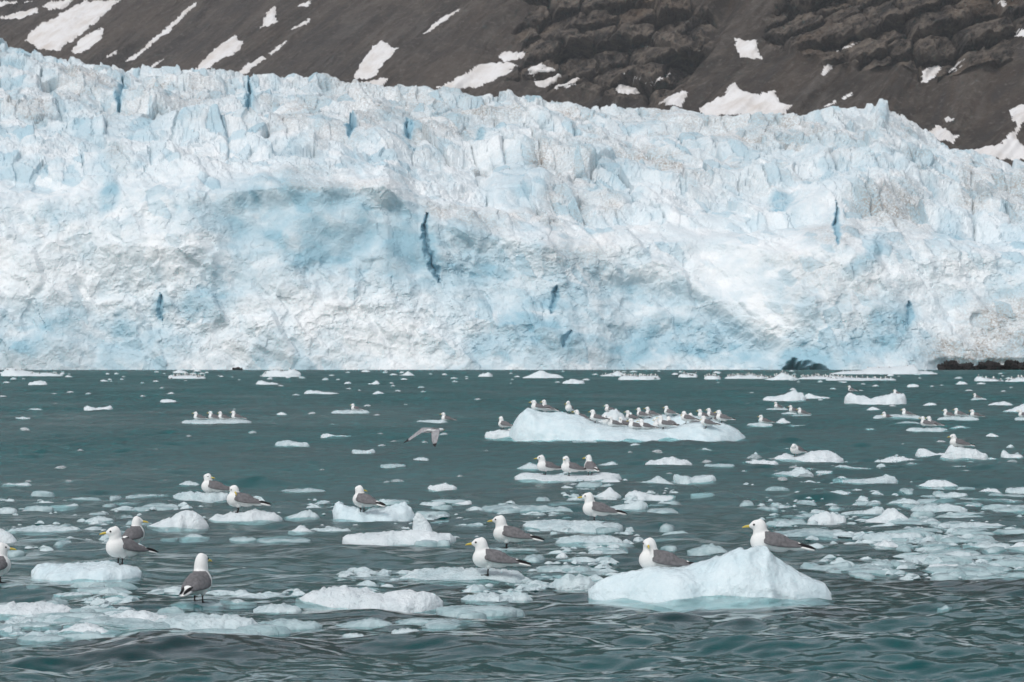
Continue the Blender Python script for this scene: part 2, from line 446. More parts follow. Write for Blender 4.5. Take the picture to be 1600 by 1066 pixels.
def build_glacier():
    nc, n1, n2 = 1240, 185, 235
    X = np.linspace(-205, 205, nc)[None, :]
    # the cliff
    a = np.linspace(0, 1, n1)[:, None]
    pxf = 800 + F_PX * X / (Y_FRONT + 5)
    zb = (HORIZON - np.interp(pxf, BRINK_PX[:, 0], BRINK_PX[:, 1])) / F_PX * (Y_FRONT + 8) + CAM_H
    bay = 9.0 * fbm(X / 70.0, 0 * X + 3.3, 0.0, 3, 5) + 10 * blob(pxf, 0 * pxf, 1060, 0, 130, 1, 0, 0.6) - 5 * blob(pxf, 0 * pxf, 1350, 0, 90, 1)
    yf = Y_FRONT + bay
    Yc = yf + 27.0 * a ** 1.2 + 0 * X
    Zc = -2.0 + (zb + 2.0) * a
    # the broken slope above it
    b = np.linspace(0, 1, n2 + 1)[1:, None]
    Ys = yf + 27 + (Y_RIDGE - yf - 27) * b ** 1.12
    Xs = X * (1 + 0.36 * b)                         # the slope fans out with distance
    pxr = 800 + F_PX * X * 1.36 / Y_RIDGE
    zr = (HORIZON - np.interp(pxr, SKY_PX[:, 0], SKY_PX[:, 1])) / F_PX * Y_RIDGE + CAM_H - 1.2
    Zs = zb + (zr - zb) * (1 - (1 - b) ** 1.25)
    # level ice behind the ridge
    c = np.array([0.12, 0.4, 1.0])[:, None]
    XX = np.concatenate([np.repeat(X, n1, 0), Xs, np.repeat(X * 1.36, 3, 0) * (1 + 0.3 * c)])
    YY = np.concatenate([Yc, Ys, Y_RIDGE + 500 * c + 0 * X])
    ZZ = np.concatenate([Zc, Zs, zr - 2 - 25 * c])
    nr = XX.shape[0]
    cliff = np.concatenate([np.ones(n1), 1 - sstep(0, 0.22, np.linspace(0, 1, n2)), np.zeros(3)])[:, None] * np.ones((1, nc))
    back = np.concatenate([np.ones(n1 + n2), np.zeros(3)])[:, None]
    px, py = to_px(XX, YY, ZZ)
    wob = 7 * fbm(XX / 9, ZZ / 9, YY / 30, 3, 40)
    wob2 = 7 * fbm(XX / 9, ZZ / 9, YY / 30, 3, 41)
    qx, qy = px + wob, py + wob2
    sm = np.zeros_like(XX)
    for s in SMOOTH: sm = np.maximum(sm, s[5] * blob(qx, qy, *s[:5], soft=0.35))
    # displacement
    U, W = XX, ZZ * 1.0 + (YY - Y_FRONT) * 0.36
    wu = U + 1.3 * fbm(U / 9, W / 9, 0.0, 3, 50) + 0.22 * W
    ww = W + 1.3 * fbm(U / 9, W / 9, 0.0, 3, 51) + 0.10 * U
    f1, gap, r1, r2, ox, oy = worley(wu / 12.0, ww / 15.0, 3)
    big = (r1 - 0.5) * 6.0 + ox * (r2 - 0.5) * 14 + oy * (r1 * 0.9 - 0.15) * 7
    crev = np.exp(-(gap / 0.05) ** 2) * (r2 > 0.45)
    f1b, gapb, r1b, r2b, oxb, oyb = worley(wu / 4.4 + 31, ww / 5.6 + 7, 13)
    mid = (r1b - 0.5) * 2.4 + oxb * (r2b - 0.5) * 5.6 + oyb * (r1b * 0.9 - 0.2) * 2.6
    f1c, gapc, r1c, r2c, oxc, oyc = worley(U / 1.9 + 5, W / 1.6 + 77, 23)
    small = (r1c - 0.5) * 1.0 + oxc * (r2c - 0.5) * 1.9 + oyc * (r1c - 0.35) * 1.0
    rough = fbm(U / 3.4, W / 3.4, YY / 8, 4, 60, 0.6)
    ridg = fbm(U / 9.0 + 0.35 * W / 9, W / 15.0, YY / 40, 4, 66, 0.55, True)
    large = fbm(U / 34, W / 26, 0.0, 3, 70)
    k = 1 - 0.78 * sm
    rub = sstep(-.15, .4, fbm(U / 17, W / 12, 0.0, 2, 75))
    f1d, gapd, r1d, r2d, oxd, oyd = worley((wu + ww * 0.4) / 3.0 + 11, (ww - wu * 0.3) / 4.4 + 3, 43)
    shard = (r1d - 0.5) * 1.5 + oxd * (r2d - 0.5) * 3.6 + oyd * (r1d * 0.9 - 0.25) * 1.8
    fine = fbm(U / 1.5, W / 1.3, YY / 5, 3, 62, 0.65)
    slope = 1 - cliff
    bev = sstep(0.0, 0.26, gap); bevb = sstep(0.0, 0.34, gapb); bevd = sstep(0.0, 0.4, gapd)
    big = big * (1 - 0.8 * cliff * (1 - bev)); mid = mid * (1 - 0.62 * cliff * (1 - bevb)); shard = shard * (1 - 0.5 * cliff * (1 - bevd))
    crest = np.concatenate([np.zeros(n1), sstep(0.72, 1.0, np.linspace(0, 1, n2)), np.ones(3)])[:, None]
    macro = fbm(U / 46 + 0.3 * W / 46, W / 22, 0.0, 2, 71)
    disp = (6.0 * large + 7.0 * macro + big * (0.62 + 0.26 * slope - 0.42 * crest) * (1 - 0.5 * sm)
            + k * (mid * (0.72 + 0.08 * slope) + (0.42 + 0.08 * slope) * shard + (0.22 + 0.5 * rub) * small + 0.8 * rough + (0.12 + 0.45 * rub) * fine + 0.9 * ridg)
            - 3.2 * crev * k * slope - 0.8 * np.exp(-(gapb / 0.06) ** 2) * k * slope)
    # terraces: walls of ice crossing the slope
    ph = (YY - Y_FRONT + 26 * fbm(U / 55, W / 200, 0.0, 3, 73)) / 52.0
    saw = ph - np.floor(ph)
    disp += slope * 6.5 * (np.where(saw < 0.16, saw / 0.16, (1 - saw) / 0.84) - 0.5)
    # the undercut wall below the brink, and the bay below the diagonal slab
    brk = np.interp(px, BRINK_PX[:, 0], BRINK_PX[:, 1])
    edge = 14 * fbm(U / 7, W / 30, 0.0, 3, 74)
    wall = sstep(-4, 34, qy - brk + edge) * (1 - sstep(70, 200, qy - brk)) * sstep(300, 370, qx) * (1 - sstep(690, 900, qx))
    disp -= 6.0 * wall * (0.75 + 0.5 * fbm(U / 12, W / 12, 0.0, 2, 78))
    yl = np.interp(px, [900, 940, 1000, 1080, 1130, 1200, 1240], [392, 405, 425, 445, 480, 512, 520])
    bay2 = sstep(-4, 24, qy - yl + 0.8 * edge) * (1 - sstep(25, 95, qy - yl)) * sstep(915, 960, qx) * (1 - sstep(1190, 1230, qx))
    disp -= 5.5 * bay2
    blue = np.zeros_like(XX); dirt = np.zeros_like(XX); snow = np.zeros_like(XX)
    for s in BLUES: blue = np.maximum(blue, min(1.0, 1.3 * s[5]) * blob(qx, qy, *s[:5], soft=0.5))
    for s in DIRTS: dirt = np.maximum(dirt, s[5] * blob(qx, qy, *s[:5], soft=0.7))
    for s in SNOWS: snow = np.maximum(snow, s[5] * blob(qx, qy, *s[:5], soft=0.6))
    scar_shade = np.maximum(0.60 * wall, 0.55 * bay2)          # bluish shade colour painted into the wall and bay recesses, besides bare calved ice
    blue = np.maximum(blue, scar_shade); snow = snow * (1 - scar_shade)
    mott = fbm(U / 5.0, W / 4.0, YY / 12, 4, 80)
    blue = np.clip(blue * (0.9 + 0.7 * mott) + 0.42 * sstep(0.12, 0.55, fbm(U / 8, W / 6, 0.0, 4, 84)) * (1 - 0.6 * snow), 0, 1)
    blue = np.maximum(blue, (0.25 + 0.5 * r1b) * (r2b > 0.84) * (1 - 0.5 * snow))
    blue = np.maximum(blue, 0.55 * (r2d > 0.93))
    upper = sstep(0.0, 0.6, (YY - Y_FRONT - 40) / 220)
    strat = fbm(U / 16 + W / 40, W / 2.6 + U / 30, 0.0, 4, 88)
    dirt = np.clip(dirt * (0.75 + 0.6 * mott) + (0.03 + 0.37 * upper) * sstep(0.08, 0.5, strat) + 0.18 * upper, 0, 1)
    snow = np.clip(snow * (0.8 + 0.6 * mott) + (1 - 0.75 * np.clip(blue * 1.3, 0, 1)) * 0.6 * sstep(0.0, 0.45, fbm(U / 6, W / 5, 0.0, 4, 86)), 0, 1)
    # crevasses and hollows the photograph shows
    jx = px + 5.0 * fbm(XX / 2.2, ZZ / 2.2, YY / 20, 3, 42, 0.6)
    notch = np.zeros_like(XX)
    for pts, wd, dep in CRACKS:
        y0, y1 = min(p[1] for p in pts) - 30, max(p[1] for p in pts) + 30
        x0, x1 = min(p[0] for p in pts) - 30, max(p[0] for p in pts) + 30
        m = (px > x0) & (px < x1) & (py > y0) & (py < y1)
        if not m.any(): continue
        d, t = seg_dist(jx[m], py[m], pts)
        w = wd * (0.12 + 1.0 * np.sin(np.pi * np.clip(t, 0, 1) ** 1.3) ** 0.7)
        w = w * (1 + 0.55 * fbm(XX[m] / 1.4, ZZ[m] / 1.4, YY[m] / 9, 2, 45))
        cut = np.clip(1 - d / (1.15 * w), 0, 1) ** 1.1 * 0.7
        notch[m] = np.maximum(notch[m], dep * cut)
        blue[m] = np.maximum(blue[m], 1.0 * (1 - sstep(0.8 * w, 2.4 * w, d)))
        snow[m] *= sstep(w, 2.5 * w, d); dirt[m] *= sstep(w, 2.5 * w, d)
    cave = blob(px + 12 * fbm(XX / 4, ZZ / 4, 0.0, 3, 47, 0.6), py + 9 * fbm(XX / 4, ZZ / 4, 0.0, 3, 48, 0.6), 1266, 582, 40, 19, 10, 0.2)
    disp -= 11 * cave
    disp -= 7 * blob(px, py, 1485, 575, 30, 14, 0, 0.5) + 6 * blob(px, py, 1570, 572, 60, 9, 0, 0.5)
    blue = np.maximum(blue, 0.9 * blob(qx, qy, 1266, 575, 55, 34, 0, 0.5))
    snow = snow * (1 - blob(qx, qy, 1266, 575, 50, 34, 0, 0.4))
    disp -= 5 * blob(qx, qy, 1100, 400, 90, 45, 20, 0.5) + 3 * blob(qx, qy, 1010, 530, 55, 30, -20, 0.4) + 3 * blob(qx, qy, 1060, 530, 40, 30, 10, 0.4)
    disp += 3.5 * blob(qx, qy, 810, 290, 46, 48, 0, 0.25) + 3 * blob(qx, qy, 1280, 345, 66, 30, 0, 0.25) + 3.0 * blob(qx, qy, 980, 390, 60, 40, 0, 0.4)
    pin = blob(px, py, 1378, 186, 9, 14, 0, 0.3)
    disp += 4 * pin
    low = sstep(-2.5, 3.0, ZZ)
    disp = disp * back * (0.45 + 0.55 * sstep(-1.0, 9.0, ZZ))
    disp -= 7 * cave * (1 - sstep(-1.0, 9.0, ZZ))
    ny = -(0.97 * cliff + 0.42 * (1 - cliff)); nz = 0.24 * cliff + 0.90 * (1 - cliff)
    amp = 0.62 + 0.0 * cliff
    YY = YY + ny * disp * amp + notch * (0.85 * cliff + 1.3 * (1 - cliff))
    ZZ = ZZ + nz * disp * amp * np.where(cliff > 0.9, low, 1.0) - 0.35 * notch * (1 - cliff)
    XX = XX + 0.5 * k * back * fbm(U / 2.2, W / 2.2, 9.5, 3, 99)
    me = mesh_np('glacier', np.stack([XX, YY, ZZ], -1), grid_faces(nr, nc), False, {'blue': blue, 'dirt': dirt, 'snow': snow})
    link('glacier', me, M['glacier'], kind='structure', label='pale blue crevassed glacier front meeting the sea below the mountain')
build_glacier()

# ------------------------------------------------------------------ the mountain and its snow patches
SNOW_POLYS = [
    [(0, 12), (30, 5), (60, 0), (-20, 0), (-20, 15)], [(0, 24), (45, 16), (60, 12), (60, 20), (30, 30), (0, 32)],
    [(65, 8), (80, 0), (118, 0), (100, 14), (75, 18)], [(55, 42), (70, 32), (100, 18), (130, 0), (190, 0), (150, 35), (120, 60), (95, 80), (60, 78), (35, 62)],
    [(105, 84), (120, 65), (140, 50), (165, 42), (155, 65), (130, 84)], [(160, 90), (175, 80), (190, 78), (172, 92)],
    [(190, 98), (215, 80), (235, 62), (262, 40), (295, 8), (310, 0), (305, 10), (280, 35), (255, 58), (232, 75), (212, 95)],
    [(298, 112), (320, 90), (345, 68), (372, 53), (370, 62), (385, 62), (375, 78), (345, 95), (320, 112)],
    [(232, 107), (245, 96), (256, 92), (240, 108)], [(370, 114), (385, 100), (412, 85), (415, 92), (395, 108), (378, 118)],
    [(405, 46), (414, 20), (430, 7), (432, 28), (436, 34), (420, 42)], [(445, 52), (462, 38), (487, 25), (482, 35), (462, 46)],
    [(465, 10), (478, 2), (490, 0), (482, 10), (470, 12)], [(418, 82), (440, 68), (458, 58), (440, 75), (420, 88)],
    [(552, 126), (562, 100), (585, 70), (598, 63), (614, 74), (625, 76), (612, 88), (600, 98), (590, 118), (570, 125)],
    [(540, 137), (560, 130), (600, 122), (615, 120), (598, 136), (570, 142)], [(658, 55), (680, 35), (700, 20), (724, 10), (715, 20), (690, 38), (668, 52)],
    [(680, 138), (705, 125), (730, 112), (748, 100), (780, 95), (812, 102), (790, 118), (765, 130), (740, 140), (700, 142)],
    [(776, 88), (790, 80), (822, 82), (815, 95), (790, 98)], [(822, 108), (838, 102), (846, 95), (856, 104), (870, 110), (880, 124), (912, 120), (900, 134), (870, 142), (836, 136)],
    [(960, 122), (975, 115), (982, 122), (998, 118), (1010, 125), (1016, 128), (1048, 112), (1066, 100), (1055, 114), (1030, 132), (1010, 144), (985, 148), (964, 146)],
    [(1025, 164), (1045, 150), (1072, 138), (1074, 155), (1068, 168)], [(1090, 172), (1110, 158), (1130, 148), (1146, 126), (1156, 140), (1180, 146), (1212, 142), (1222, 160), (1238, 166), (1230, 180), (1100, 182)],
    [(1145, 58), (1165, 64), (1184, 62), (1186, 80), (1196, 92), (1180, 94), (1156, 90)], [(1292, 68), (1305, 74), (1325, 72), (1340, 64), (1354, 50), (1350, 62), (1335, 74), (1312, 80), (1298, 76)],
    [(1290, 96), (1298, 92), (1306, 98), (1300, 110), (1288, 124), (1282, 118)], [(1283, 166), (1300, 158), (1325, 146), (1338, 140), (1332, 150), (1308, 162), (1288, 170)],
    [(1436, 132), (1442, 110), (1460, 100), (1474, 96), (1476, 106), (1462, 122), (1448, 130)], [(1474, 118), (1490, 105), (1510, 86), (1511, 92), (1500, 108), (1482, 116)],
    [(1556, 10), (1560, 0), (1578, 0), (1568, 12)], [(1574, 40), (1582, 46), (1602, 44), (1620, 48), (1610, 60), (1582, 58)], [(1372, 148), (1384, 142), (1380, 148)],
    [(1450, 205), (1462, 195), (1480, 200), (1490, 208), (1506, 210), (1492, 224), (1480, 226), (1462, 218)], [(1472, 185), (1485, 178), (1495, 186), (1484, 192)],
    [(1576, 170), (1600, 164), (1625, 160), (1620, 185), (1600, 195), (1590, 215), (1600, 228), (1625, 235), (1625, 252), (1540, 250), (1505, 238), (1530, 232), (1560, 226), (1580, 205), (1588, 195), (1580, 185)]]

def inside_poly(px, py, poly):
    ins = np.zeros(px.shape, bool)
    n = len(poly)
    for i in range(n):
        (x0, y0), (x1, y1) = poly[i], poly[(i + 1) % n]
        if y0 == y1: continue
        hit = ((y0 > py) != (y1 > py)) & (px < (x1 - x0) * (py - y0) / (y1 - y0) + x0)
        ins ^= hit
    return ins

def build_mountain():
    nc = 960
    e = np.concatenate([np.linspace(0.062, 0.137, 290), np.array([0.142, 0.150, 0.160, 0.175, 0.19, 0.21, 0.24, 0.27])])
    X = np.linspace(-500, 450, nc)[None, :]
    YY = (800 - 0.4 * X) / (0.5 - e[:, None])
    XX = X * np.ones_like(YY)
    XX = XX * (1 + 14.0 * np.maximum(0, e[:, None] - 0.137))        # unseen upper slope, raised and widened to darken reflections in the water
    YY = (800 - 0.4 * XX) / (0.5 - e[:, None])
    ZZ = 200 + 0.4 * XX + 0.5 * (YY - 2000)
    px, py = to_px(XX, YY, ZZ)
    al, up = XX * 0.78 - YY * 0.62, XX * 0.62 + YY * 0.78         # across and along the fall line
    wp = 25 * fbm(al / 80, up / 120, 0.0, 3, 200)
    rock = sstep(0.0, 0.25, np.maximum(blob(px, py, 960, 60, 150, 95, 0, 0.4), np.maximum(blob(px, py, 1330, 40, 130, 70, 0, 0.4), blob(px, py, 1480, 45, 130, 70, 0, 0.4))) - 0.35 + 0.5 * fbm(al / 30, up / 30, 0.0, 3, 210))
    gul = fbm((al + wp) / 46, up / 260, 0.0, 4, 220, 0.5, True)
    fine = fbm((al + wp) / 13, up / 60, 0.0, 4, 230, 0.55, True)
    f1, gap, r1, r2, ox, oy = worley((XX + 14 * fbm(XX / 30, ZZ / 30, 0.0, 3, 240)) / 26, (ZZ * 1.0 + 0.2 * YY) / 24, 33)
    crag = (r1 - 0.5) * 12 + ox * (r2 - 0.5) * 16 - oy * 7 - 7 * np.exp(-(gap / 0.1) ** 2)
    rr = fbm(XX / 9, ZZ / 11, YY / 30, 5, 250, 0.6, True)
    h = 9.0 * gul * (1 - 0.4 * rock) + 2.2 * fine + rock * (crag * 1.5 + 7.0 * rr) + 0.8 * fbm(XX / 5, YY / 7, 0.0, 4, 260, 0.6) + 6 * fbm(al / 150, up / 180, 0.0, 2, 270)
    d, t = seg_dist(px, py, [(1010, 170), (1050, 130), (1090, 80), (1115, 40), (1142, -5)])   # the stream gully
    h -= 10 * np.exp(-(d / 11) ** 2)
    d, t = seg_dist(px, py, [(1130, 60), (1100, 100), (1070, 140), (1050, 170)])
    h += 4 * np.exp(-(d / 16) ** 2)
    ZZ = ZZ + h * (0.8 - 0.5 * rock)
    YY = YY - h * (0.35 + 0.75 * rock)
    V = np.stack([XX, YY, ZZ], -1)
    nr = len(e)
    me = mesh_np('mountain', V, grid_faces(nr, nc), False, {'rock': rock, 'streak': fbm((al + 0.9 * wp) / 13.0, up / 55, 0.0, 6, 290, 0.72), 'east': sstep(350, 1150, px)})
    root = link('mountain', me, M['mountain'], kind='structure', label='dark brown scree and rock mountainside streaked with old snow')
    px, py = to_px(V[..., 0], V[..., 1], V[..., 2])
    jx = px + 6.0 * fbm(XX / 7, ZZ / 4, 0.0, 5, 280, 0.7); jy = py + 4.5 * fbm(XX / 7, ZZ / 4, 0.0, 5, 281, 0.7)
    for poly in SNOW_POLYS:
        ins = inside_poly(jx, jy, poly)
        q = ins[:-1, :-1] & ins[1:, :-1] & ins[:-1, 1:] & ins[1:, 1:]
        q[290:, :] = False
        if q.sum() < 6: continue
        rs, cs = np.nonzero(q)
        inner = ins.copy()
        for _ in range(2):
            c2 = inner.copy()
            c2[1:] &= inner[:-1]; c2[:-1] &= inner[1:]; c2[:, 1:] &= inner[:, :-1]; c2[:, :-1] &= inner[:, 1:]
            inner = c2
        idx = np.stack([rs * nc + cs, rs * nc + cs + 1, (rs + 1) * nc + cs + 1, (rs + 1) * nc + cs], -1)
        used, inv = np.unique(idx, return_inverse=True)
        P = V.reshape(-1, 3)[used].copy()
        lift = np.where(inner.reshape(-1)[used], 1.1, 0.22)
        P[:, 2] += lift; P[:, 1] -= 0.7 * lift
        link('snow_patch', mesh_np('snow_patch', P, inv.reshape(-1, 4)), M['snow'], parent=root)
build_mountain()
#--OBJECTS--
# ------------------------------------------------------------------ dark rock at the foot of the glacier
def rock_mesh(name, w, d, h, seed):
    n, m = 26, 12
    u = np.linspace(0, 2 * np.pi, n, endpoint=False)[None, :]
    v = np.linspace(0, 1, m)[:, None]
    r = np.cos(v * np.pi / 2) ** 0.55
    x, y, z = r * np.cos(u), r * np.sin(u), np.sin(v * np.pi / 2) + 0 * u
    f = 1 + 0.75 * fbm(x * 2.2 + seed, y * 2.2, z * 2.2, 5, seed, 0.6)
    V = np.stack([x * f * w / 2, y * f * d / 2, z * f * h - 0.6], -1)
    F = []
    for i in range(m - 1):
        for j in range(n):
            F.append((i * n + j, i * n + (j + 1) % n, (i + 1) * n + (j + 1) % n, (i + 1) * n + j))
    return mesh_np(name, V, np.array(F), False)
ROCKS = [(1483, 30, 3.6, 'low black boulder under the dirty ice, leftmost of the shore rocks'), (1510, 22, 2.2, 'small black rock second along the shore at the glacier foot'),
         (1548, 40, 2.6, 'long dark rock ledge between two boulders under the brown ice'), (1580, 30, 3.0, 'rounded dark boulder at the end of the rocky shore'),
         (1612, 44, 3.2, 'dark rock slab cut by the picture edge at the glacier foot'), (371, 14, 0.9, 'lone black rock awash at the foot of the blue ice wall')]
for i, (px, wpx, h, lab) in enumerate(ROCKS):
    Yr = 738.0 if i == 5 else 741.0
    o = link('shore_rock', rock_mesh('shore_rock', 1.12 * wpx * Yr / F_PX, 9, 0.62 * h + 0.6, 400 + i), M['rock'], label=lab, cat='rock', group='rocks at the glacier foot')
    o.location = ((px - 800) / F_PX * Yr, Yr, 0)

# ------------------------------------------------------------------ ice floes
ORD = ('first second third fourth fifth sixth seventh eighth ninth tenth eleventh twelfth thirteenth fourteenth fifteenth sixteenth seventeenth eighteenth nineteenth '
       'twentieth twenty-first twenty-second twenty-third twenty-fourth twenty-fifth twenty-sixth twenty-seventh twenty-eighth twenty-ninth thirtieth thirty-first').split()
PROFILES = {
    'slab': [(0, .35), (.06, .75), (.2, .9), (.5, 1), (.8, .92), (.94, .75), (1, .3)],
    'mound': [(0, .1), (.12, .42), (.3, .8), (.45, 1), (.6, .95), (.8, .6), (.92, .3), (1, .08)],
    'moundr': [(0, .08), (.15, .3), (.4, .62), (.6, .95), (.72, 1), (.85, .7), (.95, .35), (1, .1)],
    'peak': [(0, .08), (.15, .28), (.35, .55), (.5, .95), (.57, 1), (.7, .7), (.85, .38), (1, .06)],
    'lumpy': [(0, .2), (.1, .6), (.22, .62), (.35, .92), (.5, .8), (.62, 1), (.75, .72), (.88, .66), (1, .2)],
    'left': [(0, .3), (.08, .9), (.2, 1), (.35, .75), (.5, .5), (.75, .42), (.92, .3), (1, .1)],
    'right': [(0, .1), (.1, .3), (.3, .42), (.55, .5), (.7, .8), (.83, 1), (.94, .8), (1, .2)],
    'twin': [(0, .5), (.04, .9), (.1, 1), (.2, .85), (.3, .78), (.37, .6), (.42, .45), (.5, .66), (.65, .72), (.8, .9), (.9, 1), (.96, .8), (1, .3)],
}
FLOES = {}
def floe_mesh(W, D, H, prof, seed, nx, ny, rough, foot, ep):
    prof = PROFILES[prof] if isinstance(prof, str) else prof
    pf = np.array(prof, float)
    s = np.sin(np.linspace(-1, 1, nx) * math.pi / 2 * 0.93) / math.sin(math.pi / 2 * 0.93)
    tt = np.linspace(-1, 1, ny)
    tt = np.sign(tt) * np.abs(tt) ** 0.8
    t = np.concatenate([[-1.42, -1.24, -1.08], tt, [1.08, 1.2]])
    S, T = np.meshgrid(s, t)
    base = np.maximum(1 - np.abs(s) ** 2.6, 0.0) ** 0.55 + 0.02
    wf = base * (1 + 0.30 * fbm(s * 2.6, 0 * s + seed * 1.7, 0.0, 3, seed))
    wb = base * (1 + 0.30 * fbm(s * 2.6, 0 * s + seed * 2.3, 0.0, 3, seed + 9))
    w = np.where(T < 0, wf[None, :], wb[None, :]) * D / 2
    x = S * W / 2
    tc = np.clip(T, -1, 1)
    y = tc * w + (np.where(T < -1, T + 1, 0) + np.where(T > 1, T - 1, 0)) * (0.30 * D * base[None, :] ** 0.6 + 0.03 * W)
    # wider under water at the two ends as well
    h0 = np.interp((S + 1) / 2, pf[:, 0], pf[:, 1]) * H
    crest = 0.18 * np.sin(seed * 2.1)
    tp = np.where(tc < crest, (tc - crest) / (1 + crest), (tc - crest) / (1 - crest))
    e = np.clip(1 - np.abs(tp) ** ep, 0, 1) ** 0.8
    L = max(H, 0.12 * W)
    n1 = fbm(x / (1.6 * L) + seed, y / (1.6 * L), 0.0, 4, seed + 3, 0.55)
    f1, gap, r1, r2, ox, oy = worley(x / (1.3 * L) + seed, y / (2.2 * L), seed + 5)
    f1s, gs_, r1s, r2s, oxs, oys = worley(x / (0.42 * L) + seed, y / (0.8 * L), seed + 6)
    fine = fbm(x / (0.22 * L) + seed, y / (0.4 * L), 0.0, 3, seed + 4, 0.6)
    z = h0 * e * np.clip(1 + rough * (0.6 * n1 + 0.6 * (r1 - 0.5) + 0.6 * ox * (r2 - .5) + 0.30 * (r1s - 0.5) - 0.2 * f1s + 0.30 * fine), 0.5, 1.22)
    z = np.maximum(z, 0.02 * H) - 0.10 * H * (1 - e)
    under = np.abs(T) > 1
    z = np.where(under, -foot * sstep(0.95, 1.42, np.abs(T)) - 0.02, z)
    n2 = fbm(x / (0.5 * L) + 5, (y + z) / (0.5 * L), 0.0, 3, seed + 8)
    y = y + 0.10 * L * n2 * (np.abs(T) < 1.0)
    x = x + 0.08 * L * fbm(y / (0.6 * L), z / (0.6 * L) + 3, 0.0, 2, seed + 11)
    V = np.stack([x, y, z], -1)
    return V, grid_faces(len(t), nx)

fseed = [0]
def floe(key, x0, x1, yt, yb, prof, mat, label, group=None, aspect=0.75, name='ice_floe', rough=0.55, foot=None, hscale=1.0, cat='ice floe', dback=0.0, ep=2.0):
    """an ice floe whose waterline spans x0..x1 at row yb of the photograph and whose top reaches row yt"""
    fseed[0] += 1
    sc = (yb - HORIZON) / CAM_H                         # photo pixels per metre at the front waterline
    W = (x1 - x0) / sc
    dist = F_PX / sc
    span = yb - yt
    fore = (yb - HORIZON) / F_PX                        # how far a metre of depth rises in the picture
    D = min(W * aspect, 0.55 * span / sc / fore)
    H = max((span - 0.5 * D * sc * fore) / sc, 0.25 * span / sc) * hscale * ({'wet': 0.58, 'clear': 0.46, 'white': 0.70, 'blue': 0.86}[mat])
    wpx = (x1 - x0) * 0.64
    nx = int(np.clip(wpx * 0.75, 14, 170)); ny = int(np.clip(span * 0.64 * 1.3, 8, 56))
    foot = foot if foot is not None else min(0.25, 0.5 * H + 0.03)
    V, F = floe_mesh(W, D, H, prof, 1000 + fseed[0] * 7, nx, ny, rough, foot, ep)
    o = link(name, mesh_np(name, V, F), M[mat], label=label, cat=cat, group=group)
    o.location = ((0.5 * (x0 + x1) - 800) / F_PX * (dist + D / 2), dist + D / 2 + dback, 0)
    info = dict(o=o, D=D, W=W, H=H, dist=dist + D / 2 + dback, F=F, V=V, bvh=None)
    if key: FLOES[key] = info
    return info

def top_of(info, X, Y):
    if info['bvh'] is None:
        info['bvh'] = BVHTree.FromPolygons([tuple(v) for v in info['V'].reshape(-1, 3)], [tuple(int(i) for i in f) for f in info['F']])
    l = info['o'].location
    hit = info['bvh'].ray_cast(Vector((X - l.x, Y - l.y, 50)), Vector((0, 0, -1)))
    return hit[0].z if hit[0] is not None else 0.0

NEAR = 'ice floes near the camera'
MID = 'ice floes in the middle distance'
BIG = [(0, .12), (.03, .28), (.12, .44), (.25, .54), (.35, .56), (.42, .59), (.48, .67), (.55, .84), (.61, .96), (.66, 1), (.73, .95), (.78, .74), (.87, .48), (.97, .26), (1, .08)]
LONG = [(0, .15), (.02, .42), (.05, .78), (.08, 1), (.11, .95), (.14, .82), (.18, .80), (.23, .84), (.29, .78), (.36, .60), (.42, .50), (.55, .42), (.66, .36), (.72, .46), (.80, .56), (.86, .58), (.93, .45), (.97, .28), (1, .08)]
# --- nearest floes
floe('big', 915, 1302, 838, 940, BIG, 'blue', 'largest foreground iceberg, pale blue with a tall hump, two gulls on it', NEAR, 0.42, 'iceberg', 0.22, 0.22, 1.06, 'iceberg', ep=1.9)
floe('b_left', 862, 930, 884, 918, 'lumpy', 'wet', 'crumbly ice lump against the low end of the largest foreground iceberg', NEAR)
floe('pair', 628, 822, 876, 912, 'slab', 'wet', 'wide flat floe under two gulls facing the same way', NEAR, 0.8, rough=0.5)
floe('pair_b', 745, 842, 846, 866, 'slab', 'clear', 'sunken glassy ice under the rear gull of the profile pair', NEAR, rough=0.3)
floe('pair_f', 655, 780, 899, 917, 'lumpy', 'clear', 'slushy low ice in front of the two-gull flat floe', NEAR)
floe('', 720, 806, 917, 940, 'lumpy', 'wet', 'small ridged floe just below the standing front gull of the pair', NEAR)
floe('', 680, 808, 936, 958, 'slab', 'clear', 'thin translucent ice sheet below the small ridged floe', NEAR, rough=0.4)
floe('', 460, 694, 905, 948, [(0, .2), (.08, .6), (.2, .9), (.35, 1), (.5, .82), (.6, .55), (.7, .66), (.85, .75), (.95, .5), (1, .1)], 'white', 'broad white double-humped floe without birds, lower middle', NEAR, 0.6)
floe('', 396, 472, 935, 957, 'lumpy', 'wet', 'pale slab touching the end of the broad double-humped floe', NEAR)
floe('', 400, 505, 952, 982, 'lumpy', 'clear', 'half-sunk icy slush below the pale slab, lower middle', NEAR)
floe('', 525, 615, 953, 979, 'moundr', 'clear', 'glassy half-sunk ice lump in front of the double-humped floe', NEAR)
floe('', 618, 684, 956, 975, 'mound', 'clear', 'low glassy ice beside the half-sunk glassy lump', NEAR)
floe('', 535, 570, 984, 995, 'lumpy', 'wet', 'tiny crumbled ice row, lowest in the middle of the picture', NEAR)
floe('', 612, 656, 976, 989, 'lumpy', 'wet', 'small crumbly ice bit at the edge of the dark foreground water', NEAR)
floe('lone', 266, 350, 930, 952, 'slab', 'clear', 'half-sunk ice under the upright gull seen from behind', NEAR, rough=0.4)
floe('', 342, 402, 931, 948, 'mound', 'wet', 'flat pale ice just beyond the upright gull seen from behind', NEAR)
floe('', 347, 393, 915, 931, 'moundr', 'wet', 'small rounded ice lump beside the upright gull seen from behind', NEAR)
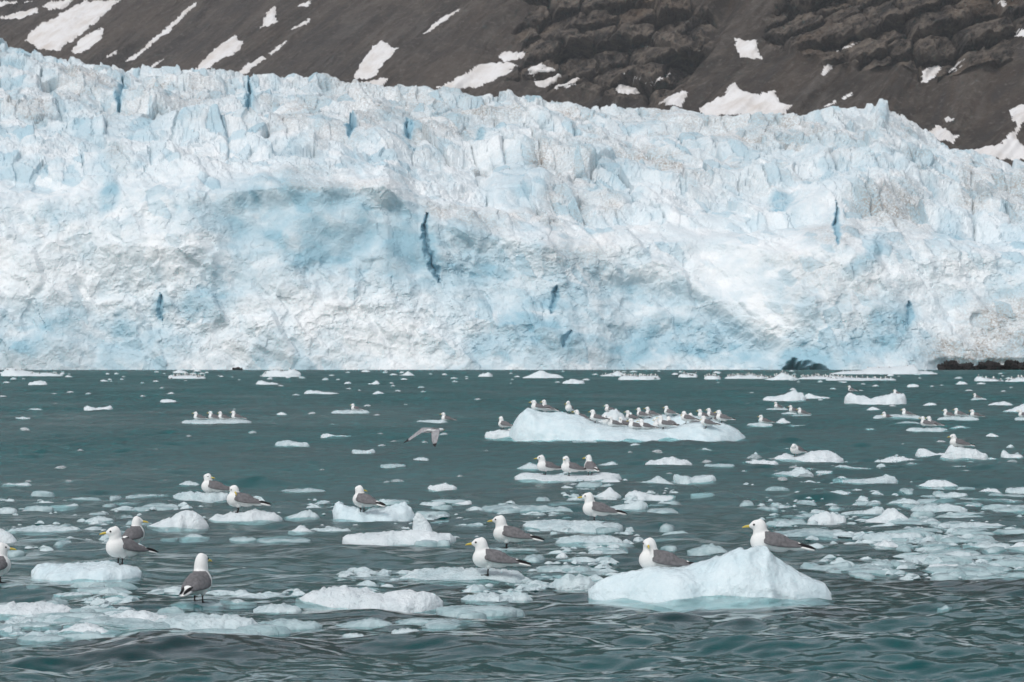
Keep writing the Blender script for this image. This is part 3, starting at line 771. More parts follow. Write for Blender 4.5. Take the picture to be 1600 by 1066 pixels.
floe('', 160, 272, 947, 976, 'lumpy', 'white', 'rough white ice slab in front of the upright gull, its left piece', NEAR)
floe('', 240, 404, 948, 985, 'slab', 'wet', 'long wet grey-white slab in the foreground below the upright gull', NEAR, 0.7, rough=0.5)
floe('', -30, 116, 930, 960, 'lumpy', 'white', 'chunky white floe cut by the picture edge, lower corner', NEAR)
floe('', -30, 106, 958, 990, 'slab', 'clear', 'sunken glassy sheet below the chunky white corner floe', NEAR, rough=0.4)
floe('', 86, 190, 964, 997, 'mound', 'white', 'white domed floe, lowest in the corner', NEAR)
floe('', 28, 106, 982, 1003, 'slab', 'clear', 'flat glassy ice beside the white domed corner floe', NEAR)
floe('', 84, 150, 920, 933, 'lumpy', 'wet', 'narrow crumbly ice strip between the plain flat gull floe and the corner ice', NEAR)
floe('flat', 48, 223, 873, 905, 'slab', 'blue', 'smooth oval bluish floe under the white-breasted gull', NEAR, 0.8, rough=0.35)
floe('flat_b', 146, 232, 846, 863, 'mound', 'clear', 'glassy ice behind the smooth oval floe, gull with turned back on it', NEAR)
floe('edge', -45, 36, 903, 918, 'slab', 'clear', 'thin sunken ice under the gull cut by the picture edge', NEAR, rough=0.3)
floe('', 0, 40, 852, 866, 'slab', 'clear', 'thin glassy ice behind the gull cut by the picture edge', NEAR)
floe('', 12, 128, 813, 836, 'slab', 'wet', 'long low grey floe with flat top near the picture edge', NEAR, rough=0.5)
floe('', -20, 27, 821, 847, 'mound', 'white', 'white lump at the picture edge overlapping the long low grey floe', NEAR)
floe('', 230, 327, 789, 826, 'moundr', 'white', 'wedge-shaped white floe without birds beside the two resting gulls', NEAR)
floe('', 280, 328, 829, 845, 'mound', 'wet', 'small domed ice under the wedge-shaped white floe', NEAR)
floe('', 250, 280, 838, 845, 'slab', 'clear', 'sliver of thin ice beside the small domed ice', NEAR)
floe('rest', 270, 362, 757, 781, 'slab', 'wet', 'floe under the gull looking back over its wing', NEAR)
floe('', 280, 312, 747, 758, 'mound', 'wet', 'small ice lump behind the gull looking back over its wing', NEAR)
floe('rest2', 326, 442, 788, 817, 'lumpy', 'white', 'rounded white floe under the gull with lowered head', NEAR)
floe('', 445, 500, 788, 811, 'moundr', 'wet', 'rounded ice joined to the floe of the gull with lowered head', NEAR)
floe('', 132, 180, 799, 816, 'mound', 'wet', 'small domed floe alone between the long grey floe and the wedge', NEAR)
floe('', 78, 124, 781, 794, 'right', 'wet', 'low grey floe with raised end above the long low grey floe', NEAR)
floe('', 38, 84, 784, 797, 'slab', 'clear', 'thin sunken ice beside the low floe with raised end', NEAR)
floe('', -12, 27, 788, 801, 'slab', 'wet', 'flat floe at the picture edge above the white lump', NEAR)
floe('', 4, 50, 750, 761, 'slab', 'wet', 'flat floe by the picture edge, alone on rippled water', NEAR)
floe('', 196, 264, 766, 778, 'lumpy', 'clear', 'thin broken ice beside the floe of the gull looking back', NEAR)
floe('', 358, 402, 832, 846, 'slab', 'clear', 'thin flat ice under the rounded white gull floe', NEAR)
floe('', 400, 486, 835, 847, 'lumpy', 'clear', 'strip of half-sunk ice below the small domes left of the finned floe', NEAR)
floe('', 450, 492, 817, 834, 'mound', 'white', 'small white dome beside the finned floe, farther from it', NEAR)
floe('', 495, 549, 819, 833, 'slab', 'wet', 'flat grey piece touching the end of the finned floe', NEAR)
floe('single', 519, 648, 783, 814, 'twin', 'blue', 'round bluish floe under a lone gull looking aside, behind the finned floe', NEAR, 0.7, rough=0.5)
floe('fin', 534, 713, 822, 848, 'slab', 'white', 'flat white floe carrying an upright ice fin', NEAR, 0.55, rough=0.45)
floe('', 711, 756, 809, 828, 'mound', 'clear', 'glassy dome beside the flat finned floe', NEAR)
floe('', 706, 738, 776, 790, 'right', 'white', 'small tilted white shard above the glassy dome', NEAR)
floe('', 656, 697, 780, 790, 'slab', 'wet', 'thin flat piece beside the small tilted white shard', NEAR)
floe('', 752, 846, 782, 797, 'slab', 'clear', 'long thin strip of ice left of the gull with dark wingtips in profile', NEAR)
floe('', 790, 892, 780, 799, 'lumpy', 'clear', 'crumbly thin ice just behind the profile gull', NEAR)
floe('', 668, 714, 749, 765, 'lumpy', 'white', 'small bright bumpy floe in open water, centre', NEAR)
floe('', 440, 509, 757, 769, 'lumpy', 'clear', 'thin arched sliver of glassy ice alone on the water', NEAR)
floe('slab', 816, 974, 804, 828, 'slab', 'wet', 'wide wet slab under the profile gull', NEAR, 0.8, rough=0.5)
floe('', 868, 974, 828, 852, 'slab', 'wet', 'plain wide floe without birds below the profile gull slab', NEAR, 0.8, rough=0.5)
floe('', 1074, 1137, 835, 863, 'mound', 'clear', 'glassy boulder of ice just behind the hump of the largest iceberg', NEAR)
floe('', 868, 888, 860, 872, 'mound', 'white', 'tiny white ice ball near the low end of the largest iceberg', NEAR)
floe('', 838, 916, 876, 890, 'lumpy', 'clear', 'slush behind the crumbly lump of the largest iceberg', NEAR)
floe('', 790, 832, 918, 938, 'mound', 'wet', 'small pale lump between the ridged floe and the largest iceberg', NEAR)
floe('', 1250, 1332, 868, 890, 'twin', 'clear', 'low glassy two-part ice beyond the steep end of the largest iceberg', NEAR)
floe('', 1338, 1388, 868, 878, 'lumpy', 'clear', 'short row of ice crumbs beyond the glassy two-part ice', NEAR)
floe('', 1464, 1488, 939, 953, 'peak', 'clear', 'lone glassy ice shard in the dark foreground water', NEAR)
# --- the pack on the far side of the largest berg
floe('', 1351, 1424, 784, 816, 'peak', 'white', 'tall white cone of ice, highest in the loose pack', NEAR, 0.7)
floe('', 1262, 1322, 793, 818, 'slab', 'white', 'blocky rounded white ice left of the tall cone', NEAR)
floe('', 1384, 1442, 768, 791, 'mound', 'wet', 'domed pale floe just behind the tall cone', NEAR)
floe('', 1422, 1512, 778, 800, 'lumpy', 'wet', 'wide bumpy floe right behind the tall cone', NEAR)
floe('', 1314, 1383, 784, 804, 'right', 'wet', 'sloping grey floe between the blocky ice and the cone', NEAR)
floe('', 1198, 1330, 815, 838, 'lumpy', 'clear', 'spread of half-sunk slush below the blocky rounded ice', NEAR)
floe('', 1346, 1442, 825, 844, 'slab', 'wet', 'long flat white floe in front of the tall cone', NEAR, rough=0.5)
floe('', 1357, 1407, 840, 857, 'mound', 'white', 'small white mound in front of the long flat floe', NEAR)
floe('', 1430, 1468, 805, 817, 'moundr', 'wet', 'little pale lump beside the foot of the tall cone', NEAR)
floe('', 1408, 1522, 855, 873, 'right', 'wet', 'low sheet with raised middle below the small white mound', NEAR)
floe('', 1450, 1500, 876, 890, 'slab', 'white', 'short clean white floe, nearest of the loose pack', NEAR)
floe('', 1448, 1492, 843, 857, 'mound', 'wet', 'small pale dome beside the small white mound', NEAR)
floe('', 1455, 1504, 832, 843, 'slab', 'wet', 'thin flat piece above the small pale dome', NEAR)
floe('', 1503, 1580, 840, 860, 'slab', 'wet', 'wide flat floe in the pack near the picture edge', NEAR)
floe('', 1570, 1625, 842, 862, 'mound', 'white', 'white mound cut by the picture edge in the loose pack', NEAR)
floe('', 1470, 1572, 809, 826, 'lumpy', 'wet', 'long bumpy floe across the middle of the loose pack', NEAR)
floe('', 1524, 1566, 758, 772, 'mound', 'white', 'bright small floe at the far edge of the loose pack', NEAR)
floe('', 1570, 1625, 756, 770, 'slab', 'wet', 'pale floe cut by the picture edge at the far side of the pack', NEAR)
floe('', 1460, 1512, 764, 778, 'slab', 'wet', 'flat grey floe at the far side of the pack', NEAR)
floe('', 1515, 1600, 772, 786, 'lumpy', 'clear', 'slushy ice strip under the bright small floe', NEAR)
floe('', 1560, 1620, 866, 884, 'slab', 'clear', 'glassy sheet at the picture edge, nearest side of the pack', NEAR)
floe('', 1562, 1598, 900, 912, 'lumpy', 'clear', 'glassy crumbs at the picture edge below the pack', NEAR)
floe('', 1510, 1580, 876, 894, 'lumpy', 'clear', 'half-sunk crushed ice beside the short clean white floe', NEAR)
# --- middle distance
floe('trio', 802, 972, 733, 753, [(0, .5), (.06, 1.0), (.14, 1.1), (.22, .85), (.3, .65), (.5, .62), (.72, .65), (.8, .95), (.9, 1.0), (.97, .85), (1, .3)], 'white', 'white floe under three gulls standing in a row', MID, 0.9, rough=0.3)
floe('', 808, 850, 718, 733, 'mound', 'wet', 'ice knob just behind the three-gull floe', MID)
floe('', 934, 967, 717, 728, 'moundr', 'wet', 'small ice piece behind the far end of the three-gull floe', MID)
floe('', 936, 974, 742, 757, 'mound', 'white', 'white lump in front of the far end of the three-gull floe', MID)
floe('', 997, 1053, 737, 758, 'peak', 'wet', 'pale pyramid of ice in open water past the three-gull floe', MID)
floe('', 1051, 1119, 734, 752, 'twin', 'wet', 'flat-topped floe beside the pale pyramid', MID)
floe('', 1008, 1082, 709, 728, 'lumpy', 'white', 'ragged white floe above the pale pyramid', MID)
floe('', 931, 971, 757, 776, 'peak', 'white', 'small peaked ice just right of the profile gull head', MID)
floe('', 899, 931, 757, 768, 'slab', 'clear', 'ice sliver behind the head of the profile gull', MID)
floe('', 976, 1056, 763, 780, 'left', 'white', 'white tapering floe behind the tail of the profile gull', MID)
floe('', 940, 1014, 771, 797, 'right', 'wet', 'sloping pale floe touching the tail of the profile gull', MID)
floe('', 1079, 1116, 769, 779, 'slab', 'white', 'small flat white floe alone in the dark water right of the tapering floe', MID)
floe('', 1100, 1148, 720, 729, 'slab', 'clear', 'thin flat grey sheet right of the ragged white floe', MID)
floe('', 1160, 1216, 713, 726, 'lumpy', 'white', 'crumbly tail of ice left of the preening gull floe', MID)
floe('preen', 1206, 1318, 698, 722, [(0, .25), (.1, .6), (.2, .75), (.3, .5), (.42, .6), (.55, .95), (.75, 1), (.9, .8), (1, .25)], 'white', 'rounded white floe under the preening gull', MID, rough=0.35)
floe('', 1201, 1271, 723, 744, 'moundr', 'wet', 'bumpy floe in front of the preening gull', MID)
floe('', 1302, 1362, 720, 735, 'left', 'wet', 'floe with a pointed tip right of the preening gull', MID)
floe('', 1274, 1302, 733, 739, 'slab', 'wet', 'tiny flat floe between the bumpy floe and the pointed one', MID)
floe('', 1300, 1403, 735, 755, 'right', 'wet', 'long low floe with a lump at its far end', MID)
floe('', 1431, 1499, 744, 763, 'mound', 'white', 'solitary domed floe between the long low floe and the loose pack', MID)
floe('', 1371, 1438, 709, 722, 'mound', 'white', 'low white floe left of the tall block with a gull on top', MID)
floe('', 1430, 1490, 697, 714, 'left', 'white', 'white shelf attached to the tall block with a gull on top', MID)
floe('block', 1470, 1545, 684, 720, [(0, .2), (.1, .5), (.2, .98), (.3, 1), (.5, .92), (.72, .72), (.88, .5), (.97, .42), (1, .2)], 'white', 'tall white block with a single gull standing on its top', MID, 0.6, rough=0.35)
floe('', 1563, 1598, 699, 715, 'left', 'white', 'jagged small floe right of the tall gull block', MID)
floe('long', 788, 1168, 629, 689, LONG, 'blue', 'long bluish iceberg covered by a flock of gulls', MID, 0.5, 'iceberg', 0.16, 0.2, 1.0, 'iceberg')
floe('hump', 932, 980, 628, 660, 'mound', 'white', 'white hump behind the flock on the long iceberg', MID, hscale=1.2)
floe('back', 972, 1132, 640, 669, 'lumpy', 'blue', 'bluish rear ridge behind the low part of the flock iceberg', MID, 0.5, rough=0.3)
floe('toe', 757, 810, 664, 687, 'slab', 'white', 'white toe of ice at the tall end of the long iceberg', MID, rough=0.4)
floe('', 892, 934, 684, 693, 'slab', 'clear', 'thin ice in front of the long flock iceberg', MID)
floe('', 984, 1001, 690, 696, 'mound', 'wet', 'small floe in front of the middle of the long flock iceberg', MID)
floe('', 1089, 1114, 697, 706, 'mound', 'wet', 'small domed floe in front of the low end of the flock iceberg', MID)
floe('four', 284, 394, 650, 662, 'slab', 'wet', 'flat floe carrying four gulls in a line', MID, rough=0.3)
floe('', 430, 484, 683, 698, 'slab', 'wet', 'smooth oblong floe alone below the line of four gulls', MID, rough=0.5)
floe('', 501, 551, 673, 685, 'left', 'white', 'floe with a raised end beside the smooth oblong floe', MID)
floe('', 550, 587, 697, 708, 'twin', 'wet', 'small saddle-shaped floe below the left wing of the flying gull', MID)
floe('far1', 518, 578, 637, 646, 'slab', 'wet', 'flat floe with one gull sitting, left of the flying gull', MID, rough=0.4)
floe('far2', 650, 700, 653, 661, 'slab', 'wet', 'thin floe with one gull at its end above the flying gull', MID, rough=0.4)
floe('', 645, 670, 711, 719, 'lumpy', 'wet', 'small broken floe under the flying gull', MID)
floe('', 594, 634, 722, 728, 'slab', 'clear', 'thin sheet below the saddle-shaped floe', MID)
floe('', 431, 449, 642, 649, 'mound', 'white', 'small white dome right of the four-gull floe', MID)
floe('', 475, 530, 606, 616, 'left', 'white', 'long white floe with a knob, alone towards the glacier', MID)
floe('', 582, 601, 610, 616, 'mound', 'white', 'small dome right of the long floe with a knob', MID)
floe('', 131, 177, 631, 641, 'twin', 'white', 'white saddle-shaped floe left of the four-gull floe', MID)
floe('', 40, 69, 634, 642, 'mound', 'wet', 'pale dome left of the white saddle-shaped floe', MID)
floe('', 250, 276, 622, 629, 'slab', 'white', 'small flat white floe above the four-gull floe', MID)
floe('', 24, 48, 649, 655, 'slab', 'wet', 'flat sliver under the pale dome near the picture edge', MID)
floe('two', 1319, 1417, 606, 632, 'twin', 'white', 'saddle-shaped iceberg with one gull on each hump', MID, 0.5, 'iceberg', 0.3, 0.2, 1.0, 'iceberg')
floe('boat', 1192, 1260, 606, 627, [(0, .25), (.1, .5), (.3, .5), (.5, .6), (.65, .95), (.8, 1), (.93, .8), (1, .3)], 'white', 'wedge-shaped white floe with a gull half hidden behind its crest', MID, rough=0.35)
floe('', 1256, 1298, 612, 623, 'left', 'white', 'low tail of ice behind the wedge-shaped floe', MID)
floe('s1', 1197, 1231, 635, 641, 'slab', 'wet', 'thin floe with a gull nearest below the wedge-shaped floe', MID, rough=0.3)
floe('s2', 1220, 1246, 640, 649, 'slab', 'wet', 'small floe under the middle gull below the wedge', MID, rough=0.3)
floe('s3', 1166, 1208, 656, 667, 'slab', 'wet', 'flat floe with a sitting gull right of the long flock iceberg', MID, rough=0.3)
floe('s4', 1211, 1235, 651, 661, 'mound', 'white', 'small bare dome beside the flat floe with a sitting gull', MID)
floe('s5', 1238, 1268, 643, 651, 'slab', 'clear', 'sunken ice under the gull lowest on the water below the wedge', MID, rough=0.3)
floe('', 1232, 1261, 660, 667, 'slab', 'clear', 'thin bare sheet below the small bare dome', MID)
floe('t1', 1364, 1441, 643, 655, 'slab', 'wet', 'flat floe with a gull sitting at its far end', MID, rough=0.4)
floe('', 1398, 1440, 652, 663, 'mound', 'clear', 'grey bare floe in front of the flat one with a gull at its end', MID)
floe('t2', 1415, 1482, 663, 675, 'slab', 'wet', 'low floe under two gulls standing close together', MID, rough=0.4)
floe('t3', 1464, 1530, 644, 658, 'slab', 'wet', 'low floe under three resting gulls', MID, rough=0.4)
floe('t4', 1517, 1542, 619, 626, 'slab', 'wet', 'tiny floe with one gull above the three resting gulls', MID, rough=0.3)
floe('', 1353, 1377, 633, 642, 'mound', 'white', 'small white dome below the saddle-shaped iceberg', MID)
floe('', 1442, 1465, 626, 634, 'mound', 'white', 'small white dome right of the saddle-shaped iceberg', MID)
floe('', 1543, 1584, 624, 634, 'mound', 'white', 'low white floe left of the thick one at the picture edge', MID)
floe('t5', 1566, 1625, 626, 644, 'moundr', 'white', 'thick white floe at the picture edge behind the cut-off gull', MID)
floe('t6', 1585, 1625, 647, 657, 'slab', 'wet', 'flat floe under the gull cut off by the far picture edge', MID, rough=0.3)
floe('', 1540, 1560, 674, 682, 'mound', 'white', 'small white dome right of the gull on the tall block', MID)
floe('', 1484, 1516, 663, 669, 'mound', 'wet', 'small pale floe between the pair and the gull on the tall block', MID)
floe('', 1352, 1366, 667, 672, 'slab', 'wet', 'tiny flat floe left of the pair of close gulls', MID)
floe('', 1174, 1186, 703, 712, 'peak', 'wet', 'tiny peaked ice left of the preening gull', MID)
floe('', 879, 914, 589, 600, 'slab', 'white', 'white floe alone between the flock iceberg and the glacier', MID)
# --- far floes along the glacier
FAR = 'floes along the glacier front'
floe('g1', 1, 97, 571, 588, 'left', 'white', 'broad white berg at the glacier foot near the picture edge', FAR, 0.5, 'iceberg', cat='iceberg', hscale=1.0)
floe('g2', 410, 471, 573, 589, 'slab', 'white', 'trapezoid white berg at the glacier foot', FAR, 0.5, 'iceberg', 0.3, cat='iceberg')
floe('g3', 816, 880, 571, 591, [(0, .1), (.15, .3), (.3, .6), (.42, .95), (.5, 1), (.6, .6), (.75, .45), (.9, .3), (1, .1)], 'white', 'white berg with a pointed peak at the glacier foot, centre', FAR, 0.5, 'iceberg', 0.3, cat='iceberg')
floe('g4', 1298, 1466, 563, 585, [(0, .1), (.1, .3), (.3, .42), (.36, .75), (.55, .82), (.7, .85), (.76, 1), (.79, .95), (.81, .4), (.9, .35), (1, .1)], 'white', 'largest flat white berg below the glacier, stepped on top', FAR, 0.5, 'iceberg', 0.2, cat='iceberg')
floe('g5', 1526, 1640, 566, 577.5, 'slab', 'white', 'long white ice shelf in front of the dark shore rocks', FAR, 0.4, 'iceberg', 0.3, cat='iceberg')
floe('g6', 1195, 1248, 574, 594, 'peak', 'white', 'tent-shaped white berg with gulls between flat floes', FAR, 0.5, 'iceberg', 0.3, cat='iceberg')
floe('g7', 264, 322, 584, 592, 'slab', 'white', 'flat white floe lined with tiny gulls below the blue ice wall', FAR, rough=0.3)
floe('g8', 966, 1032, 583, 594, 'slab', 'white', 'flat white floe crowded with tiny gulls, centre of the far row', FAR, rough=0.3)
floe('g9', 937, 985, 577, 588, 'peak', 'white', 'peaked white floe behind the crowded centre floe', FAR)
floe('g10', 1060, 1090, 581, 590, 'slab', 'white', 'small flat floe with gulls right of the crowded centre floe', FAR, rough=0.3)
floe('g11', 1100, 1126, 584, 593, 'slab', 'white', 'small floe with gulls, second right of the crowded centre floe', FAR, rough=0.3)
floe('g12', 1132, 1200, 582, 592, 'lumpy', 'white', 'bumpy white floe joined to the tent-shaped berg', FAR)
floe('g13', 1246, 1330, 584, 593, 'lumpy', 'white', 'bumpy ice row right of the tent-shaped berg', FAR)
floe('g14', 1290, 1400, 588.5, 595, 'slab', 'white', 'thin straight ice strip in front of the largest flat berg', FAR, rough=0.4)
floe('g15', 1522, 1568, 584, 596, 'left', 'white', 'white floe with gulls left end high, near the rocky shore', FAR)
floe('g16', 1570, 1640, 586, 597, 'lumpy', 'white', 'bumpy floe with gulls cut by the picture edge, far row', FAR)
floe('', 1493, 1513, 593, 601, 'mound', 'white', 'small dome in front of the long shelf near the rocks', FAR)
floe('', 1417, 1436, 599, 605, 'slab', 'white', 'small flat floe below the largest flat berg', FAR)
floe('', 44, 74, 590, 602, 'lumpy', 'white', 'bumpy small floe below the broad berg near the picture edge', FAR)
floe('', 624, 648, 578, 587, 'peak', 'white', 'small peaked floe at the glacier foot right of the trapezoid berg', FAR)
floe('', 574, 594, 592, 601, 'moundr', 'white', 'small floe below the white calved ice apron', FAR)
floe('', 400, 436, 591, 601, 'left', 'white', 'low bumpy floe just below the trapezoid berg', FAR)
floe('', 747, 770, 577, 589, 'lumpy', 'white', 'small ragged floe left of the peaked centre berg', FAR)
floe('', 270, 294, 576, 583, 'mound', 'white', 'small dome behind the floe lined with tiny gulls', FAR)

# the upright ice fin standing on the flat white floe
fi = FLOES['fin']
def fin_mesh():
    pts = [(-.075, 0), (-.085, .06), (-.08, .13), (-.055, .175), (-.03, .17), (.02, .125), (.055, .08), (.075, .03), (.075, 0)]
    n = len(pts)
    V = []
    for s, k in ((-1, .55), (-.5, .95), (.5, .95), (1, .55)):
        for x, z in pts:
            V.append((x * k + 0.004 * math.sin(9 * z + s), s * 0.028 * (1 - z * 2.0), (z - .03) * (0.9 + 0.1 * k)))
    F = []
    for r in range(3):
        for i in range(n - 1):
            F.append((r * n + i, r * n + i + 1, (r + 1) * n + i + 1, (r + 1) * n + i))
    me = bpy.data.meshes.new('ice_fin')
    me.from_pydata(V, [], F + [tuple(range(n))[::-1], tuple(range(3 * n, 4 * n))])
    for p in me.polygons: p.use_smooth = True
    return me
fo = link('ice_fin', fin_mesh(), M['white'], label='upright pointed ice fin standing on the flat white floe', cat='ice chunk')
fX = (661 - 800) / F_PX * fi['dist']
fo.location = (fX, fi['dist'], top_of(fi, fX, fi['dist']))
fo.scale = (1.0, 1.0, 1.0)

# tiny fragments on open water, alike among themselves
def chunk_mesh(seed, n=9):
    r = np.random.RandomState(seed)
    V = []
    for lev, (rad, z) in enumerate(((1.15, -.25), (1.0, .1), (.72, .62), (.25, .92))):
        for i in range(n):
            a = 6.283 * (i + 0.4 * r.rand()) / n
            q = rad * (0.72 + 0.5 * r.rand())
            V.append((q * math.cos(a), q * math.sin(a), z * (0.7 + 0.5 * r.rand())))
    F = [tuple(l * n + i if k < 2 else 0 for k in range(0)) for l in range(0) for i in range(0)]
    for l in range(3):
        for i in range(n):
            j = (i + 1) % n
            F.append((l * n + i, l * n + j, (l + 1) * n + j, (l + 1) * n + i))
    return np.array(V), F + [tuple(3 * n + i for i in range(n))]
chunks = []
for i in range(8):
    V, F = chunk_mesh(50 + i)
    me = bpy.data.meshes.new('ice_fragment')
    me.from_pydata([tuple(v) for v in V], [], F)
    for p in me.polygons: p.use_smooth = True
    me.materials.append(M['white'] if i % 3 else M['wet'])
    chunks.append(me)
rr = random.Random(5)
ZONES = [  # rows, columns, how many, size in photo pixels, label
    (580, 600, -10, 640, 62, (5, 13), 'tiny white fragment strung along the glacier foot, left half'),
    (580, 600, 640, 1620, 58, (5, 13), 'tiny white fragment strung along the glacier foot, right half'),
    (600, 650, 0, 780, 30, (6, 14), 'tiny ice fragment on open water between the four-gull floe and glacier'),
    (600, 650, 1165, 1610, 24, (6, 14), 'tiny ice fragment among the small gull floes beside the flock iceberg'),
    (655, 760, 20, 780, 26, (8, 22), 'small ice fragment on rippled water around the flying gull'),
    (692, 760, 980, 1600, 26, (8, 24), 'small ice fragment on dark water around the preening gull floe')]
for zi, (y0, y1, x0, x1, n, (w0, w1), lab) in enumerate(ZONES):
    made = []
    for i in range(n):
        py = y0 + (y1 - y0) * rr.random() ** 1.2
        p = at(x0 + (x1 - x0) * rr.random(), py)
        w = (w0 + (w1 - w0) * rr.random() ** 1.8) / ((py - HORIZON) / CAM_H)
        o = link('ice_fragment', chunks[rr.randrange(8)], label=lab, cat='ice fragment', group=lab)
        o.location = p
        o.rotation_euler = (0, 0, rr.random() * 6.28)
        o.scale = (w / 2, w / 2 * 1.1, w * (0.16 + 0.16 * rr.random()))
        made.append((p.x / p.y, o))
    if zi > 1:
        for i, (_, o) in enumerate(sorted(made, key=lambda q: q[0])):
            o['label'] = '%s from the left: %s' % (ORD[i], lab)

# crushed brash ice drifting between the floes: far too much to count
def build_brash():
    r = np.random.RandomState(21)
    zones = [(0, 420, 925, 1000, 420), (380, 840, 890, 975, 560), (800, 960, 855, 925, 160), (1190, 1600, 765, 905, 420), (880, 1060, 750, 800, 90), (0, 330, 780, 860, 120), (400, 760, 780, 850, 160),
             (1150, 1600, 690, 760, 120), (780, 1000, 740, 850, 120), (1240, 1330, 860, 900, 40)]
    Vs, Fs, off = [], [], 0
    protos = [chunk_mesh(90 + i, 6) for i in range(8)]
    for x0, x1, y0, y1, n in zones:
        for i in range(n):
            py = y0 + (y1 - y0) * r.rand()
            px = x0 + (x1 - x0) * r.rand()
            p = at(px, py)
            dens = float(fbm(p.x / 0.8, p.y / 3.0, 0.0, 3, 333))
            if dens < -0.12: continue
            sz = 0.014 + 0.055 * r.rand() ** 2.6
            V, F = protos[i % 8]
            a = r.rand() * 6.283
            ca, sa = math.cos(a), math.sin(a)
            Q = V * np.array([sz * (1 + r.rand()), sz, sz * (0.35 + 0.4 * r.rand())])
            Q = np.stack([Q[:, 0] * ca - Q[:, 1] * sa + p.x, Q[:, 0] * sa + Q[:, 1] * ca + p.y, Q[:, 2]], -1)
            Vs.append(Q)
            Fs += [tuple(k + off for k in f) for f in F]
            off += len(Q)
    me = bpy.data.meshes.new('brash_ice')
    me.from_pydata(np.concatenate(Vs).tolist(), [], Fs)
    me.materials.append(M['wet'])
    link('brash_ice', me, kind='stuff', label='crushed brash ice drifting between the floes', cat='brash ice')
build_brash()
def build_slush():
    r = np.random.RandomState(77)
    zones = [(-20, 420, 915, 1000, 100), (380, 860, 885, 980, 190), (1190, 1620, 765, 905, 190), (1020, 1200, 780, 860, 20), (0, 330, 770, 860, 40), (400, 760, 780, 850, 40), (1240, 1420, 855, 900, 40), (780, 960, 740, 930, 50)]
    Vs, Fs, off = [], [], 0
    for x0, x1, y0, y1, n in zones:
        for i in range(n):
            p = at(x0 + (x1 - x0) * r.rand(), y0 + (y1 - y0) * r.rand())
            if float(fbm(p.x / 0.9, p.y / 3.4, 0.0, 3, 333)) < -0.05: continue
            m = 11
            rx, ry = 0.05 + 0.16 * r.rand() ** 1.6, 0.05 + 0.22 * r.rand() ** 1.6
            ring = [(math.cos(6.283 * k / m) * rx * (0.65 + 0.6 * r.rand()), math.sin(6.283 * k / m) * ry * (0.65 + 0.6 * r.rand())) for k in range(m)]
            h = 0.010 + 0.018 * r.rand()
            for f, z in ((1.12, -0.05), (1.0, 0.002), (0.80, h), (0.4, h * 1.25)):
                for (a, b) in ring:
                    Vs.append((p.x + a * f, p.y + b * f, z * (0.7 + 0.6 * r.rand())))
            for l in range(3):
                for k in range(m):
                    Fs.append((off + l * m + k, off + l * m + (k + 1) % m, off + (l + 1) * m + (k + 1) % m, off + (l + 1) * m + k))
            Fs.append(tuple(off + 3 * m + k for k in range(m)))
            off += 4 * m
    me = bpy.data.meshes.new('slush_ice')
    me.from_pydata(Vs, [], Fs)
    for q in me.polygons: q.use_smooth = True
    me.materials.append(M['clear'])
    link('slush_ice', me, kind='stuff', label='thin glassy slush sheets half sunk between the floes', cat='slush')
build_slush()

# ------------------------------------------------------------------ gulls
def ellipsoid(c, r, rot=None, seg=18, rings=12):
    u = np.linspace(0, 2 * np.pi, seg, endpoint=False)
    v = np.linspace(0, np.pi, rings + 1)[1:-1]
    P = [(0, 0, 1)] + [(math.sin(b) * math.cos(a), math.sin(b) * math.sin(a), math.cos(b)) for b in v for a in u] + [(0, 0, -1)]
    V = [Vector((p[0] * r[0], p[1] * r[1], p[2] * r[2])) for p in P]
    if rot is not None: V = [rot @ q for q in V]
    V = [q + Vector(c) for q in V]
    n, m = seg, rings - 1
    F = [(0, 1 + i, 1 + (i + 1) % n) for i in range(n)]
    for k in range(m - 1):
        for i in range(n):
            a = 1 + k * n
            F.append((a + i, a + n + i, a + n + (i + 1) % n, a + (i + 1) % n))
    last = len(V) - 1
    a = 1 + (m - 1) * n
    F += [(last, a + (i + 1) % n, a + i) for i in range(n)]
    return V, F

def join(parts):
    V, F = [], []
    for v, f in parts:
        o = len(V)
        V += [tuple(q) for q in v]
        F += [tuple(i + o for i in g) for g in f]
    return V, F

def fuse(name, parts, voxel, smooth=6):
    V, F = join(parts)
    me = bpy.data.meshes.new(name)
    me.from_pydata(V, [], F)
    tmp = bpy.data.objects.new(name, me)
    col.objects.link(tmp)
    m = tmp.modifiers.new('fuse', 'REMESH'); m.mode = 'VOXEL'; m.voxel_size = voxel
    s = tmp.modifiers.new('soft', 'SMOOTH'); s.iterations = smooth; s.factor = 0.5
    dg = bpy.context.evaluated_depsgraph_get()
    out = bpy.data.meshes.new_from_object(tmp.evaluated_get(dg))
    out.name = name
    bpy.data.objects.remove(tmp)
    bpy.data.meshes.remove(me)
    for p in out.polygons: p.use_smooth = True
    return out

def loft(stations, seg=14):
    """stations: (centre, right vector * half width, up vector * half height); closed tube with rounded ends"""
    V, F = [], []
    for c, a, b in stations:
        c, a, b = Vector(c), Vector(a), Vector(b)
        for i in range(seg):
            t = 2 * math.pi * i / seg
            V.append(tuple(c + a * math.cos(t) + b * math.sin(t)))
    for r in range(len(stations) - 1):
        for i in range(seg):
            j = (i + 1) % seg
            F.append((r * seg + i, r * seg + j, (r + 1) * seg + j, (r + 1) * seg + i))
    F.append(tuple(range(seg))[::-1])
    F.append(tuple((len(stations) - 1) * seg + i for i in range(seg)))
    return V, F

def pm(name, V, F, mat, smooth=True):
    me = bpy.data.meshes.new(name)
    me.from_pydata([tuple(v) for v in V], [], F)
    if smooth:
        for p in me.polygons: p.use_smooth = True
    me.materials.append(mat)
    return me

